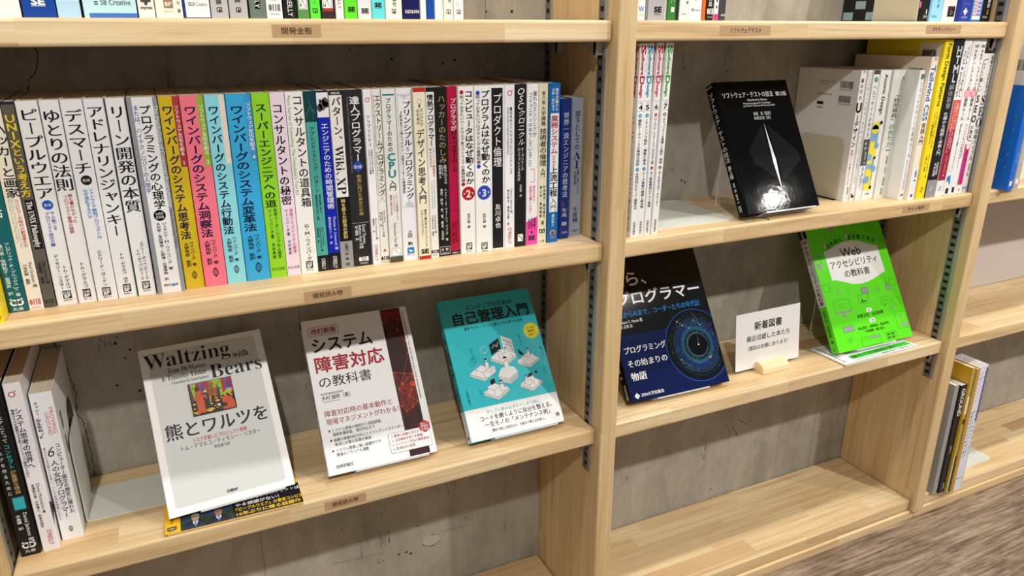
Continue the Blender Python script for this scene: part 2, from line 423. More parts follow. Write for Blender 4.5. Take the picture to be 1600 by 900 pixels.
upright(X2, 'pine shelf upright on the right, beside the grey and black magazines on the floor shelf', M_POST[0], [(-1, [L1, L2, L3]), (1, [L2, L3])], 0.006)

def shelf(x0, x1, z, label, mat, sticker=None):
    t = thing('shelf_board', label, 'shelf', ((x0+x1)/2, 0, z), 'pine shelf boards')
    h = (x1-x0)/2-0.0017
    mb = MB(); mb.box((-h, 0, -TH), (h, D-0.0008, 0), mat); bevelled(mb.build('board', t), 0.0035)
    if sticker:
        txt, a, b, zz, rot = sticker
        a -= (x0+x1)/2; b -= (x0+x1)/2
        F = Face((0, -0.0002, 0), (1, 0, 0), (0, 0, 1)); s = MB()
        c, w = (a+b)/2, (b-a); hh = 0.0062
        s.box((a, -0.0002, zz-hh), (b, 0.0003, zz+hh), ink((186, 150, 112), 0.6))
        s.text(F, txt, c, zz-0.0026, 0.0072, (70, 52, 40), w*0.62, 'c', 0.004)
        o = s.build('name_sticker', t); o['label'] = 'brown paper sticker with dark lettering'
    return t
shelf(X0, X1, L1, 'top left pine shelf board with brown sticker, above the long row of books', M_SHELF[0], ('開発全般', -.4065, -.3573, -.0117, 0))
shelf(X0, X1, L2, 'pine shelf board carrying the long row of book spines', M_SHELF[1], ('開発読み物', -.4004, -.3461, -.0147, 0))
shelf(X0, X1, L3, 'pine shelf board under the white, red-striped and turquoise display books', M_SHELF[2], ('開発読み物', -.4004, -.3473, -.0128, 0))
shelf(X0, X1, L4, 'empty bottom left pine shelf board, only its back right corner in view', M_SHELF[3])
shelf(X1+PW, X2, L1, 'top right pine shelf board with two brown stickers', M_SHELF[2], ('ソフトウェアテスト', .1655, .2530, -.0123, 0))
shelf(X1+PW, X2, L2, 'pine shelf board under the black glossy book and the row of white web books', M_SHELF[3], ('サイト制作', .5848, .6509, -.0127, 0))
shelf(X1+PW, X2, L3, 'pine shelf board carrying the dark blue book, the sign and the green book', M_SHELF[0])
shelf(X1+PW, X2, L4, 'wide empty bottom pine shelf board just above the floor', M_SHELF[1])
shelf(X2+PW, X3, L2, 'far right pine shelf board under the blue binder', M_SHELF[1])
shelf(X2+PW, X3, L3, 'empty far right pine shelf board above the magazines', M_SHELF[2])
shelf(X2+PW, X3, L4, 'far right bottom pine shelf board carrying the grey, black and yellow magazines', M_SHELF[0])
# second sticker of the top right board
for o in list(COL.objects):
    if o.get('label', '').startswith('top right pine'):
        s = MB(); F = Face((0, -0.0002, 0), (1, 0, 0), (0, 0, 1)); cx = (X1+PW+X2)/2
        s.box((.5660-cx, -0.0002, -.0175), (.6470-cx, 0.0003, -.0050), ink((186, 150, 112), 0.6))
        s.text(F, 'ITセキュリティー', .6065-cx, -.0138, 0.0072, (70, 52, 40), .050, 'c', 0.004)
        s.build('name_sticker', o)['label'] = 'brown paper sticker with dark lettering'
for a, b, lab in ((X1, 0.7775, 'pine plinth strip under the wide empty bottom shelf'), (0.7785, X3, 'pine plinth strip under the far right bottom shelf')):
    mb = MB(); mb.box((a, -0.0045, 0.0003), (b, 0.06, L4-TH-0.0004), M_KICK)
    tag(bevelled(mb.build('plinth_strip'), 0.001, 2), lab, 'plinth', 'pine plinth strips along the floor')
# ------------------------------------------------------------------ books
WHITE = (230, 230, 231); BLACK = (24, 24, 26); INKB = (20, 20, 34)
class Book:
    """spine outward along -Y, front cover on +X; T thick, DP deep, H high"""
    def __init__(s, T, DP, H, col, hard=False, gloss=0.30, r=0.0011, side=None):
        s.T, s.DP, s.H = T, DP, H; s.mb = MB(); s.parts = []
        s.S = Face((0, 0, 0), (1, 0, 0), (0, 0, 1), gloss); s.F = Face((T, 0, 0), (0, 1, 0), (0, 0, 1), gloss); s.B = Face((0, DP, 0), (0, -1, 0), (0, 0, 1), gloss)
        s.hard = hard; s.r0, s.r1 = 0, 100
        c = 0.0024 if hard else 0.0006
        m = ink(col, gloss); r = min(r, T*0.3)
        arc = lambda cx, cy, a0: [(cx+r*math.cos(math.radians(a0+t)), cy+r*math.sin(math.radians(a0+t))) for t in (0, 22.5, 45, 67.5, 90)]
        out = [(0, DP)]+arc(r, r, 180)+arc(T-r, r, 270)+[(T, DP)]
        ins = [(c, DP)]+[(c, c)]*5+[(T-c, c)]*5+[(T-c, DP)]
        n = len(out); P = [(x, y, z) for z in (0, H) for x, y in out]+[(x, y, z) for z in (0, H) for x, y in ins]
        o = lambda i: i; oT = lambda i: n+i; q = lambda i: 2*n+i; qT = lambda i: 3*n+i
        Fo = [(o(i), o(i+1), oT(i+1), oT(i)) for i in range(n-1)]
        Fi = [(q(i+1), q(i), qT(i), qT(i+1)) for i in (0, 5, 10)]
        tops = [(oT(i), oT(i+1), qT(i+1), qT(i)) for i in range(n-1)]
        bots = [(o(i+1), o(i), q(i), q(i+1)) for i in range(n-1)]
        ends = [(o(0), oT(0), qT(0), q(0)), (oT(n-1), o(n-1), q(n-1), qT(n-1))]
        s.mb.add(P, Fo, m, False); s.mb.add(P, Fi+tops+bots+ends, ink(side or col, 0.6))
        s.c = c
    def y(s, v): return s.H*(1-(v-s.r0)/(s.r1-s.r0))
    def ruler(s, a, b): s.r0, s.r1 = a, b; return s
    def x(s, f): return f*s.T
    # printing on the spine; heights are read on the ruler a..b laid from head to foot
    def v(s, txt, cx, a, b, w, c=INKB, bold=0.012, style='g', res=2): s.mb.vtext(s.S, txt, s.x(cx), s.y(a), s.y(b), w*s.T*1.13, c, bold, style, 3, res)
    def side(s, txt, cx, a, b, w, c=INKB, bold=0.0, style='g', res=2):
        s.mb.text(s.S, txt, s.x(cx)-w*1.2*s.T*0.35, s.y(a), w*1.2*s.T, c, s.y(a)-s.y(b), 'l', bold, style, -90, 3, res)
    def h(s, txt, cx, a, w, size, c=INKB, bold=0.0, style='g'):
        s.mb.text(s.S, txt, s.x(cx), s.y(a), size*s.T, c, w*s.T, 'c', bold, style, 0, 3, 2)
    def box(s, x0, a, x1, b, c, lv=1): s.mb.rect(s.S, s.x(x0), s.y(b), s.x(x1), s.y(a), c, lv)
    def dot(s, cx, a, r, c, lv=1): s.mb.disc(s.S, s.x(cx), s.y(a), r*s.T, c, lv)
    def blackbox(s, cx, a, b, num=None, w=0.42, c=BLACK):
        """black publisher's block with reversed-out letters and the stock number below"""
        s.box(cx-w/2, a, cx+w/2, b, c, 1); m = (a+b)/2
        s.h('日経', cx, m-0.4, w*0.8, w*0.5, (235, 235, 235), 0.01); s.h('BP', cx, b-1.2, w*0.7, w*0.62, (235, 235, 235), 0.03)
        if num: s.h(num, cx, b+4.0, w*0.9, w*0.36, (40, 40, 44))
    def ohm(s, cx, a, b, c=BLACK, w=0.72):
        """four bold bars and discs over a small word"""
        hh = (s.y(a)-s.y(b))*0.62; v = s.y(a)-hh/2; n = 0.16*w*s.T
        s.mb.disc(s.S, s.x(cx)-0.38*w*s.T, v, n*0.95, c, 1, 20, hh/2)
        for k in (-0.10, 0.12, 0.32, 0.46): s.mb.rect(s.S, s.x(cx)+(k-0.07)*w*s.T, v-hh/2, s.x(cx)+(k+0.05)*w*s.T, v+hh/2, c)
        s.h('Ohmsha', cx, b-0.3, w*0.8, w*0.28, c)
    def orly(s, cx, a, b, w, c): s.side("O'REILLY", cx, a, b, w, c, 0.004)
    def ringmark(s, cx, a, r, c=(190, 25, 70)):
        s.mb.ring(s.S, s.x(cx), s.y(a), r*s.T, r*s.T*0.28, c, 2); s.mb.disc(s.S, s.x(cx+r*1.0), s.y(a)+r*1.0*s.T, r*s.T*0.22, c, 2, 10)
    def emblem(s, cx, a, r, c=INKB):
        R = r*s.T; s.mb.ring(s.S, s.x(cx), s.y(a), R, R*0.22, c, 2, 24, 0, 360, R*1.55); s.mb.ring(s.S, s.x(cx), s.y(a), R*0.62, R*0.12, c, 2, 20, 0, 360, R*1.0)
        s.h('1', cx, a+1.6, r*0.35, r*1.1, c)
        for k in (1, -1): s.mb.disc(s.S, s.x(cx), s.y(a)+k*R*1.6, R*0.24, c, 2, 10)
    def owl(s, cx, a, b, c, word='丸善'):
        R = 0.26*s.T; v = s.y(a)-R
        s.mb.ring(s.S, s.x(cx)-R*.55, v, R*0.8, R*0.36, c, 2, 20); s.mb.ring(s.S, s.x(cx)+R*.55, v, R*0.8, R*0.36, c, 2, 20)
        for k in (1, -1): s.mb.poly(s.S, [(s.x(cx)+k*R*1.2, v+R*1.05), (s.x(cx)+k*R*0.5, v+R*0.75), (s.x(cx)+k*R*1.25, v+R*0.2)][::k], c, 2)
        s.h(word, cx, b, 0.55, 0.22, c)
    def se(s, cx, a, w, c=BLACK):
        s.h('SE', cx, a, w, w*0.72, c, 0.045); s.mb.rect(s.S, s.x(cx-w/2), s.y(a)-0.0013, s.x(cx+w/2), s.y(a)-0.0008, c, 2)
    def finish(s, name, label, loc, lean=0.0, mat=None, group=None, cat='book', pagecol=None):
        if mat is None:
            th = math.asin(max(-.2, min(.2, lean/s.H)))
            mat = Matrix.Translation((loc[0], loc[1], loc[2]+0.0001+max(0, s.T*math.sin(th)))) @ Matrix.Rotation(th, 4, 'Y')
        t = thing(name, label, cat, group=group, mat=mat); s.root = t
        s.mb.build('cover', t)
        p = MB(); i = 0.003 if s.hard else 0.0009; e = 0.00008
        p.box((s.c+e, s.c+e+(0.001 if s.hard else 0), i), (s.T-s.c-e, s.DP-(0.003 if s.hard else 0.0004), s.H-i), pagecol or M_PAGE)
        p.build('page_block', t)
        return t
def spine(x0, x1, y, z, h, col, r, lean=0.0, depth=0.148, side=None, gap=0.0002, gloss=0.30):
    b = Book(x1-x0-gap, min(depth, D-0.0012-y), h, col, gloss=gloss, side=side); b.ruler(*r); b.pos = ((x0+x1)/2-(x1-x0-gap)/2, y, z); b.lean = lean
    return b

ROW = 'book spines in the long row on the middle left shelf'
A5 = 0.2093
def row(x0, x1, y, h, col, r, **k): return spine(x0, x1, y, L2, h, col, r, **k)
def done(b, label, group=ROW, name='book', cat='book'): return b.finish(name, label, b.pos, b.lean, group=group, cat=cat)

b = row(-.7062, -.6890, .0106, A5, (245, 218, 30), (160, 503))
b.v('を愛', .62, 470, 484, .55); b.v('する人々の', .62, 340, 469, .5); b.side('文藝春秋', .6, 494, 497, .2)
b.box(0, 492, 1, 492.6, (60, 50, 10)); b.h('株式会社', .6, 496, .6, .16)
done(b, 'bright yellow book standing forward at the left end of the long row')

b = row(-.6886, -.6712, .0394, A5, (14, 92, 104), (160, 487)); c = (205, 228, 228)
b.v('人月の神話', .5, 175, 340, .55, (235, 240, 240)); b.v('フレデリック・P・ブルックス', .66, 372, 443, .26, c); b.side('Jr.', .66, 445, 453, .26, c); b.v('著', .66, 455, 461, .24, c)
b.v('滝川徹・牧野祐子・富澤昇　訳', .30, 374, 458, .24, c); b.owl(.5, 464, 484, (240, 245, 245))
done(b, 'dark teal spine with white owl mark, next to the bright yellow book')

b = row(-.6709, -.6575, .0399, A5, (232, 226, 214), (160, 483))
b.v('ハッカーと画家', .62, 192, 302, .82, (16, 18, 30), .014); b.v('コンピュータ時代の創造者たち', .72, 304, 380, .28, (190, 50, 70), .006)
b.side('Hackers and Painters', .28, 300, 372, .20, (170, 168, 166)); b.side('Big Ideas from the Computer Age', .46, 304, 380, .16, (176, 174, 170))
b.side('Paul Graham 著', .72, 405, 446, .26); b.v('川合史朗　監訳', .34, 407, 440, .26); b.ohm(.5, 465, 481, (196, 110, 120))
done(b, 'cream spine with large black lettering and a pink mark at its foot')

b = row(-.6573, -.6465, .0408, A5, (92, 88, 80), (159, 480)); b.box(0, 159, 1, 163, (28, 30, 52))
b.v('UNIXという考え方', .52, 177, 301, .78, (236, 205, 50), .018); b.box(.25, 305, .98, 383, BLACK); b.side('The UNIX Philosophy', .60, 308, 380, .56, (235, 235, 230), 0, 'serif')
b.side('Mike Gancarz 著', .72, 404, 440, .30, BLACK); b.v('芳尾桂　監訳', .34, 405, 440, .28, BLACK); b.ohm(.5, 466, 478, (44, 42, 38))
done(b, 'dark grey spine with yellow lettering and a black block')

b = row(-.6457, -.6266, .0421, A5, WHITE, (155.5, 476))
b.v('ピープルウエア', .5, 166, 303, .78, INKB, .006, 'min', 3); b.dot(.52, 312, .26, (28, 84, 190)); b.h('第3版', .52, 314, .34, .18, WHITE)
b.v('ヤル気こそ', .66, 322, 353, .2, (30, 70, 170)); b.v('プロジェクト成功の鍵', .40, 323, 378, .2, (30, 70, 170))
b.v('トム・デマルコ', .70, 410, 449, .21); b.v('ティモシー・リスター', .40, 391, 450, .21); b.blackbox(.56, 452, 465.5, '8524')
done(b, 'white spine with large dark lettering and a round blue badge')

b = row(-.6259, -.6085, .0409, A5, WHITE, (155.5, 472))
b.v('ゆとりの法則', .5, 168, 291, .84, INKB, .006, 'min', 3); b.v('誰も書かなかった', .66, 295, 341, .22, (178, 60, 50)); b.v('プロジェクト管理の誤解', .40, 297, 357, .22, (178, 60, 50))
b.v('トム・デマルコ', .55, 404, 447, .24); b.blackbox(.52, 449, 463, '8111')
done(b, 'white spine with dark title and two small red columns below it')

b = row(-.6080, -.5886, .0395, A5, WHITE, (154.5, 468))
b.v('デスマーチ', .5, 168, 265, .76, INKB, .006, 'min', 3); b.dot(.54, 274, .26, BLACK); b.h('第2版', .54, 276, .34, .18, WHITE)
b.v('ソフトウエア開発プロジェクトは', .66, 286, 366, .21, (20, 120, 205), .01); b.v('なぜ混乱するのか', .40, 287, 333, .21, (20, 120, 205), .01)
b.v('エドワード・ヨードン', .5, 384, 444, .22); b.blackbox(.5, 446, 459.5, '8271')
done(b, 'white spine with a round black badge and blue small print')

b = row(-.5882, -.5698, .0405, A5, WHITE, (153.5, 464.5))
b.v('アドレナリンジャンキー', .5, 163, 363, .76, INKB, .006, 'min', 3); b.v('トム・デマルコ　ほか', .54, 390, 440, .22); b.blackbox(.52, 442, 455, '8461')
done(b, 'white spine filled by one tall dark katakana title, before the book with green edge')

b = row(-.5694, -.5509, .0398, A5, WHITE, (152, 461)); b.box(0, 152, .05, 461, (30, 70, 50))
b.v('リーン開発の本質', .54, 162, 325, .76, INKB, .006, 'min', 3); b.v('メアリー・ポッペンディーク', .64, 372, 435, .2); b.v('トム・ポッペンディーク', .40, 384, 435, .2); b.blackbox(.52, 437.5, 450.5, '8350')
done(b, 'white spine with a thin dark green left edge and a tall dark title')

b = row(-.5498, -.5214, .0376, A5, (142, 145, 152), (151, 457)); b.box(.17, 151, .85, 457, WHITE)
b.v('プログラミングの心理学', .56, 162, 320, .36, (14, 14, 18), .016); b.v('または、ハイテクノロジーの人間学', .27, 162, 294, .17, (40, 80, 165), .006)
b.side('The Psychology of Computer Programming', .92, 163, 318, .2, (225, 226, 230)); b.side('Silver Anniversary Edition', .92, 321, 384, .15, (105, 105, 112))
b.dot(.5, 330, .21, BLACK); b.h('25周年', .5, 329, .28, .12, WHITE); b.h('記念版', .5, 334.5, .28, .12, WHITE)
b.v('ジェラルド・M・ワインバーグ　著', .60, 341, 419, .15); b.v('木村泉・角田博保・久野靖・白濱律雄　訳', .40, 341, 436, .13); b.h('MYC', .40, 446, .26, .14, BLACK, .03); b.dot(.60, 444.6, .06, (40, 130, 210), 2); b.h('M', .72, 446, .09, .14, BLACK, .03)
done(b, 'thick white spine between grey edges, with blue column of small print')

E1 = [(-.5208, -.5010, .0408, (206, 178, 34), (172, 52, 62), (150, 450.5), '思考法', 369, 373, 428, .68, 255.5, '1', 'mustard yellow spine with a red corner strip'),
      (-.5006, -.4772, .0398, (242, 118, 138), (132, 184, 44), (148.5, 447), '洞察法', 366, 370, 424, .72, 254, '2', 'pink spine with a green corner strip'),
      (-.4768, -.4562, .0403, (140, 216, 228), (226, 217, 206), (147.5, 442), '行動法', 361, 365.5, 419, .70, 251, '3', 'pale aqua spine with a beige corner strip'),
      (-.4557, -.4297, .0405, (56, 170, 222), (64, 148, 214), (147, 437.5), '変革法', 357, 362, 416, .74, 247, '4', 'sky blue spine, the last of the four matching coloured ones')]
for x0, x1, y, c, c2, r, tail, te, au, em, sx, sb, n, lab in E1:
    b = row(x0, x1, y, A5, c, r); b.box(sx, r[0]+.4, .985, sb, c2)
    b.v('ソフトウェア文化を創る '+n, (sx+1)/2, r[0]+13, sb-3, .20, (245, 240, 232)); b.v('ワインバーグのシステム'+tail, .40, 163, te, .50, (10, 16, 62), .017, 'g', 3)
    b.v('ワインバーグ　著', .62, au, au+40, .21); b.v('大野侚郎　監訳', .34, au+1, au+41, .22); b.emblem(.54, em, .13)
    done(b, lab)

b = row(-.4293, -.4106, .0411, A5, (146, 214, 44), (145.5, 433))
b.v('スーパーエンジニアへの道', .48, 160, 319, .62, (14, 18, 20), .014, 'min'); b.v('技術リーダーシップの人間学', .68, 320, 402, .19, (20, 60, 30)); b.v('ワインバーグ著　木村泉訳', .36, 321, 402, .18); b.h('共立出版', .5, 420.5, .8, .2)
done(b, 'lime green spine with black title, right of the sky blue one')

b = row(-.4102, -.3942, .0420, A5, (238, 220, 234), (144.5, 429.5))
b.v('コンサルタントの秘密', .46, 160, 315, .66, INKB, .014, 'min'); b.v('技術アドバイスの人間学', .70, 320, 394, .22, (205, 60, 110)); b.v('ワインバーグ著　木村泉訳', .36, 321, 395, .2); b.h('共立出版', .5, 418, .86, .22)
done(b, 'pale pink spine with dark title, right of the lime green one')

b = row(-.3938, -.3742, .0420, A5, (242, 241, 236), (143.5, 427))
b.v('コンサルタントの道具箱', .66, 148, 319, .54, (14, 14, 20), .012, 'g', 3); b.side("More Secrets of Consulting: The Consultant's Tool Kit", .20, 149, 299, .22, (110, 170, 70)); b.v('G・M・ワインバーグ', .54, 346, 406, .27); b.blackbox(.5, 407, 419, '8172')
done(b, 'off-white spine with green English line beside a heavy black title')

b = row(-.3738, -.3607, .0425, A5, (78, 166, 158), (143, 423)); b.box(0, 143, 1, 188, (14, 62, 66)); b.box(0, 397, 1, 423, (22, 22, 26))
b.mb.line(b.S, [(b.x(.1), b.y(178)), (b.x(.5), b.y(165)), (b.x(.9), b.y(176))], .0004, (70, 160, 150), 2); b.mb.line(b.S, [(b.x(.3), b.y(150)), (b.x(.6), b.y(168)), (b.x(.7), b.y(185))], .0004, (50, 130, 126), 2)
b.v('アプレンティスシップ・パターン', .48, 195, 295, .36, (16, 44, 58)); b.v('徒弟制度に学ぶ', .66, 298, 328, .2, (16, 44, 58)); b.v('熟練技術者の技と心得', .36, 298, 339, .2, (16, 44, 58))
b.side('Dave H. Hoover', .68, 351, 380, .2, (16, 60, 70)); b.side('Adewale Oshineye 著', .46, 351, 390, .2, (16, 60, 70)); b.v('柴田芳樹　訳', .22, 351, 375, .17, (16, 44, 58)); b.orly(.5, 402, 420, .40, (236, 236, 236))
done(b, 'teal green spine with a dark picture on top and a black foot')

b = row(-.3603, -.3465, .0426, A5, (16, 34, 172), (143.5, 420.5)); b.box(0, 143.5, 1, 146, BLACK); b.box(.03, 146, .98, 182, (236, 236, 236)); b.box(0, 393, 1, 420.5, (16, 16, 24))
for u, v, r, g in ((.25, 168, .22, 70), (.5, 164, .30, 92), (.72, 160, .26, 80), (.85, 164, .16, 60), (.3, 158, .1, 120)): b.mb.disc(b.S, b.x(u), b.y(v), r*b.T, (g, g, g), 2, 14, r*b.T*1.5)
b.v('エンジニアのための時間管理術', .52, 190, 322, .56, (240, 242, 250), .010); b.side('Thomas A. Limoncelli 著', .72, 334, 388, .26, (225, 228, 245)); b.v('株式会社クイープ　訳', .30, 334, 378, .22, (225, 228, 245)); b.orly(.5, 398, 418, .42, (240, 240, 240))
done(b, 'royal blue spine with a grey animal picture at its head')

b = row(-.3461, -.3312, .0420, A5, (236, 234, 228), (142, 418.5)); b.box(0, 142, 1, 149, (26, 26, 28)); b.box(0, 303, 1, 374, (14, 14, 16)); b.box(0, 374, 1, 418.5, (152, 152, 152))
b.h('WEB+DB', .5, 147.5, .7, .22, (225, 225, 225), .02)
b.v('パターン、', .52, 151, 222, .66, INKB, .012, 'min', 3); b.side('Wiki、', .50, 224, 268, .80, INKB, -.004, 'serif', 3); b.side('XP', .50, 272, 298, .84, INKB, -.004, 'serif', 3)
b.v('時を超えた創造の原則', .5, 306, 370, .32, (225, 205, 120)); b.v('江渡浩一郎　著', .5, 377, 405, .28); b.h('GE', .5, 414, .34, .3, BLACK, .03)
done(b, 'spine white above, black with gold print in the middle and grey at its foot')

b = row(-.3308, -.3080, .0431, A5, (38, 38, 41), (139.5, 415))
for k in range(5): b.mb.ring(b.S, b.x(1.0), b.y(215), b.T*(.2+.09*k), .0002, (74, 74, 78), 1, 20, 110, 250)
b.v('達人プログラマー', .60, 149, 247, .46, (240, 240, 240), .016, 'g', 3); b.side('The Pragmatic Programmer: your journey to mastery, 20th Anniversary', .26, 149, 265, .13, (130, 130, 132))
u, v, r = b.x(.56), b.y(254.5), b.T*.34; b.mb.poly(b.S, [(u-r, v), (u, v-r*1.05), (u+r, v), (u, v+r*1.05)], (40, 72, 165), 2); b.h('第2版', .56, 257.5, .42, .20, WHITE, 0, 'min')
b.v('熟達に向けたあなたの旅', .58, 267, 332, .22, (190, 160, 80)); b.box(.05, 343.5, .95, 344, (190, 190, 190)); b.side('David Thomas', .66, 347, 378, .2, (235, 235, 235)); b.side('Andrew Hunt 共著', .46, 347, 386, .2, (235, 235, 235)); b.v('村上雅章　訳', .26, 348, 372, .17, (235, 235, 235)); b.ohm(.55, 400, 412, (238, 238, 238), .5)
done(b, 'thick charcoal spine with white title and a blue diamond')

b = row(-.3076, -.2977, .0402, A5, (240, 240, 244), (139.5, 413.5)); b.ringmark(.5, 155, .26); b.v('シンプリシティ', .5, 176, 225, .36)
b.v('効率的な人生と仕事の', .66, 229, 267, .2); b.v('ためのソフトウェア開発', .36, 229, 267, .2); b.side('Dave Thomas 著', .66, 337, 372, .26); b.v('鹿野桂一　訳', .34, 337, 360, .22); b.orly(.5, 380, 407, .44, (186, 40, 60))
done(b, 'slim white spine with a red ring, right of the thick charcoal one')

b = row(-.2973, -.2866, .0410, A5, (234, 231, 224), (139.3, 411)); b.v('エクストリームプログラミング', .62, 147, 301, .60, (20, 20, 22), .014); b.side('Extreme Programming Explained', .22, 148, 225, .24, (140, 138, 132), 0, 'ital'); b.side('Embrace Change, 2nd Edition', .22, 233, 298, .22, (140, 138, 132), 0, 'ital')
for k in (1, -1): b.mb.line(b.S, [(b.x(.1), b.y(305+7*k)), (b.x(.95), b.y(305-7*k))], .0006, (180, 178, 172), 1)
b.side('Kent Beck', .70, 325, 344, .22); b.side('Cynthia Andres 共著', .46, 325, 367, .22); b.v('角征典　訳', .22, 326, 350, .2); b.mb.poly(b.S, [(b.x(.3), b.y(391)), (b.x(.7), b.y(391)), (b.x(.5), b.y(386))], (180, 70, 60), 2); b.ohm(.5, 399, 410, (60, 60, 60), .9)
done(b, 'slim cream spine with a large grey cross below its black title')

b = row(-.2862, -.2696, .0397, A5, (230, 232, 227), (138.8, 409.5)); b.box(.08, 146.5, .92, 149, (40, 120, 130))
b.v('プログラマーのための', .46, 152, 233, .34); b.v('CPU', .5, 234, 273, .62, (40, 128, 138), .03); b.v('入門', .5, 276, 293, .50); b.v('くわしい日常例にして', .74, 297, 340, .16, (170, 60, 60)); b.v('ソフトウェアを', .52, 299, 325, .16, (170, 60, 60)); b.v('高速に実行するか', .30, 299, 332, .16, (170, 60, 60))
b.side('Takenobu Tani 著', .5, 344, 384, .22); b.box(.14, 386, .86, 399, (245, 245, 245), 1); b.mb.frame(b.S, b.x(.16), b.y(398.6), b.x(.84), b.y(386.5), .0003, BLACK, 2); b.mb.line(b.S, [(b.x(.28), b.y(394)), (b.x(.4), b.y(389)), (b.x(.55), b.y(391)), (b.x(.62), b.y(395)), (b.x(.8), b.y(396))], .0003, BLACK, 3)
b.box(0, 399.5, 1, 402, (44, 100, 104)); b.box(0, 402, 1, 409.5, (84, 70, 54))
done(b, 'pale grey spine with upright teal capitals and a brown foot')

b = row(-.2692, -.2497, .0392, A5, (237, 237, 241), (137.3, 407)); b.mb.frame(b.S, b.x(.10), b.y(319.5), b.x(.94), b.y(146), .0003, (110, 100, 104), 1); b.mb.ring(b.S, b.x(.42), b.y(151), .002, .0003, (150, 100, 108), 2); b.mb.ring(b.S, b.x(.62), b.y(151), .002, .0003, (150, 100, 108), 2); b.mb.line(b.S, [(b.x(.15), b.y(148)), (b.x(.9), b.y(148))], .0003, (150, 100, 108), 2)
b.v('プリンシプル', .64, 156, 224, .46, INKB, .012, 'min'); b.v('オブ', .60, 225, 232, .22); b.v('プログラミング', .64, 233, 307, .46, INKB, .012, 'min'); b.v('3年目までに身につけたい一生役立つ101の原理原則', .26, 171, 297, .18)
for k, w in enumerate(('The', 'Principles of', 'Programming')): b.h(w, .56, 311+3.2*k, (.15, .45, .5)[k], .15, (90, 90, 96))
b.v('上田　勲', .5, 356, 382, .30); b.mb.rrect(b.S, b.x(.28), b.y(395.5), b.x(.74), b.y(385), .001, (28, 130, 200), 1); b.mb.poly(b.S, [(b.x(.36), b.y(388)), (b.x(.66), b.y(391)), (b.x(.48), b.y(394))], WHITE, 2); b.h('秀和システム', .5, 398.5, .5, .13, (28, 110, 180))
done(b, 'white spine with a thin outlined frame and a square blue mark')

b = row(-.2493, -.2340, .0366, A5, (240, 232, 206), (137.3, 405)); b.box(0, 137.3, 1, 143.5, (190, 38, 36)); b.box(0, 399.3, 1, 405, (186, 36, 34))
b.mb.ring(b.S, b.x(.5), b.y(157), .0026, .0003, (120, 70, 60), 2); b.mb.rect(b.S, b.x(.5)-.0011, b.y(166), b.x(.5)+.0011, b.y(161.4), (120, 70, 60), 2)
b.v('エンジニア', .64, 167, 195, .24); b.v('のための', .36, 168, 192, .26); b.v('デザイン思考入門', .5, 198, 314, .62, (24, 20, 20), .010, 'g', 3); b.v('東京工業大学エンジニアリング', .66, 323, 385, .2); b.v('デザインプロジェクト', .36, 324, 366, .2); b.se(.5, 394.5, .66)
done(b, 'cream spine with a red head and red foot')

b = row(-.2336, -.2228, .0366, A5, (234, 233, 229), (137.5, 402.5)); b.box(0, 137.5, 1, 144, (20, 20, 22)); b.v('情熱プログラマー', .5, 147, 225, .68, BLACK, .018); b.v('ソフトウェア開発者の', .68, 226, 272, .26, (176, 50, 50)); b.v('幸せな生き方', .34, 227, 257, .26, (176, 50, 50))
b.side('The Passionate Programmer', .68, 277, 320, .18, (150, 150, 150)); b.side('Creating a Remarkable Career', .4, 277, 322, .18, (150, 150, 150)); b.side('Chad Fowler 著', .64, 332, 362, .24); b.v('でびあんぐる　監訳', .32, 332, 366, .22); b.ohm(.5, 389, 399, (60, 60, 64), .9)
done(b, 'slim white spine with a black head, left of the black and gold one')

b = row(-.2220, -.2063, .0390, A5, (24, 24, 25), (136.4, 400)); b.v('ハッカーのたのしみ', .55, 148, 251, .56, (168, 158, 108), .004); c = (225, 225, 222)
b.v('本物のプログラマは', .72, 253, 283, .2, c); b.v('いかにして', .50, 253, 270, .2, c); b.v('問題を解くか', .28, 253, 274, .2, c); b.v('ヘンリー・S・ウォーレン、ジュニア　著', .70, 290, 375, .2, c); b.v('滝沢、鈴木、赤、葛、藤波、玉井訳', .34, 290, 373, .2, c); b.mb.frame(b.S, b.x(.08), b.y(397), b.x(.94), b.y(384.5), .0004, c, 2); b.h('S B', .5, 391, .6, .3, c, 0, 'serif'); b.h('SoftBank', .5, 396, .7, .18, c)
done(b, 'black spine with pale gold title')

b = row(-.2059, -.1932, .0398, A5, (178, 16, 62), (135.3, 397.5)); b.v('プログラマが', .62, 152, 201, .56, WHITE, .014); b.v('知るべき97のこと', .62, 201, 264, .56, (20, 12, 16), .014); b.side('97 Things Every Programmer Should Know', .22, 165, 255, .22, (120, 10, 40)); b.box(0, 325, 1, 326, (140, 10, 46)); b.side('Kevlin Henney 編', .64, 343, 376, .24, (40, 10, 20)); b.v('和田卓人　監修　夏目大　訳', .32, 343, 388, .2, (40, 10, 20)); b.box(0, 391, 1, 397.5, (18, 14, 16)); b.h("O'REILLY", .5, 396, .8, .26, WHITE)
done(b, 'crimson spine with white and black title')

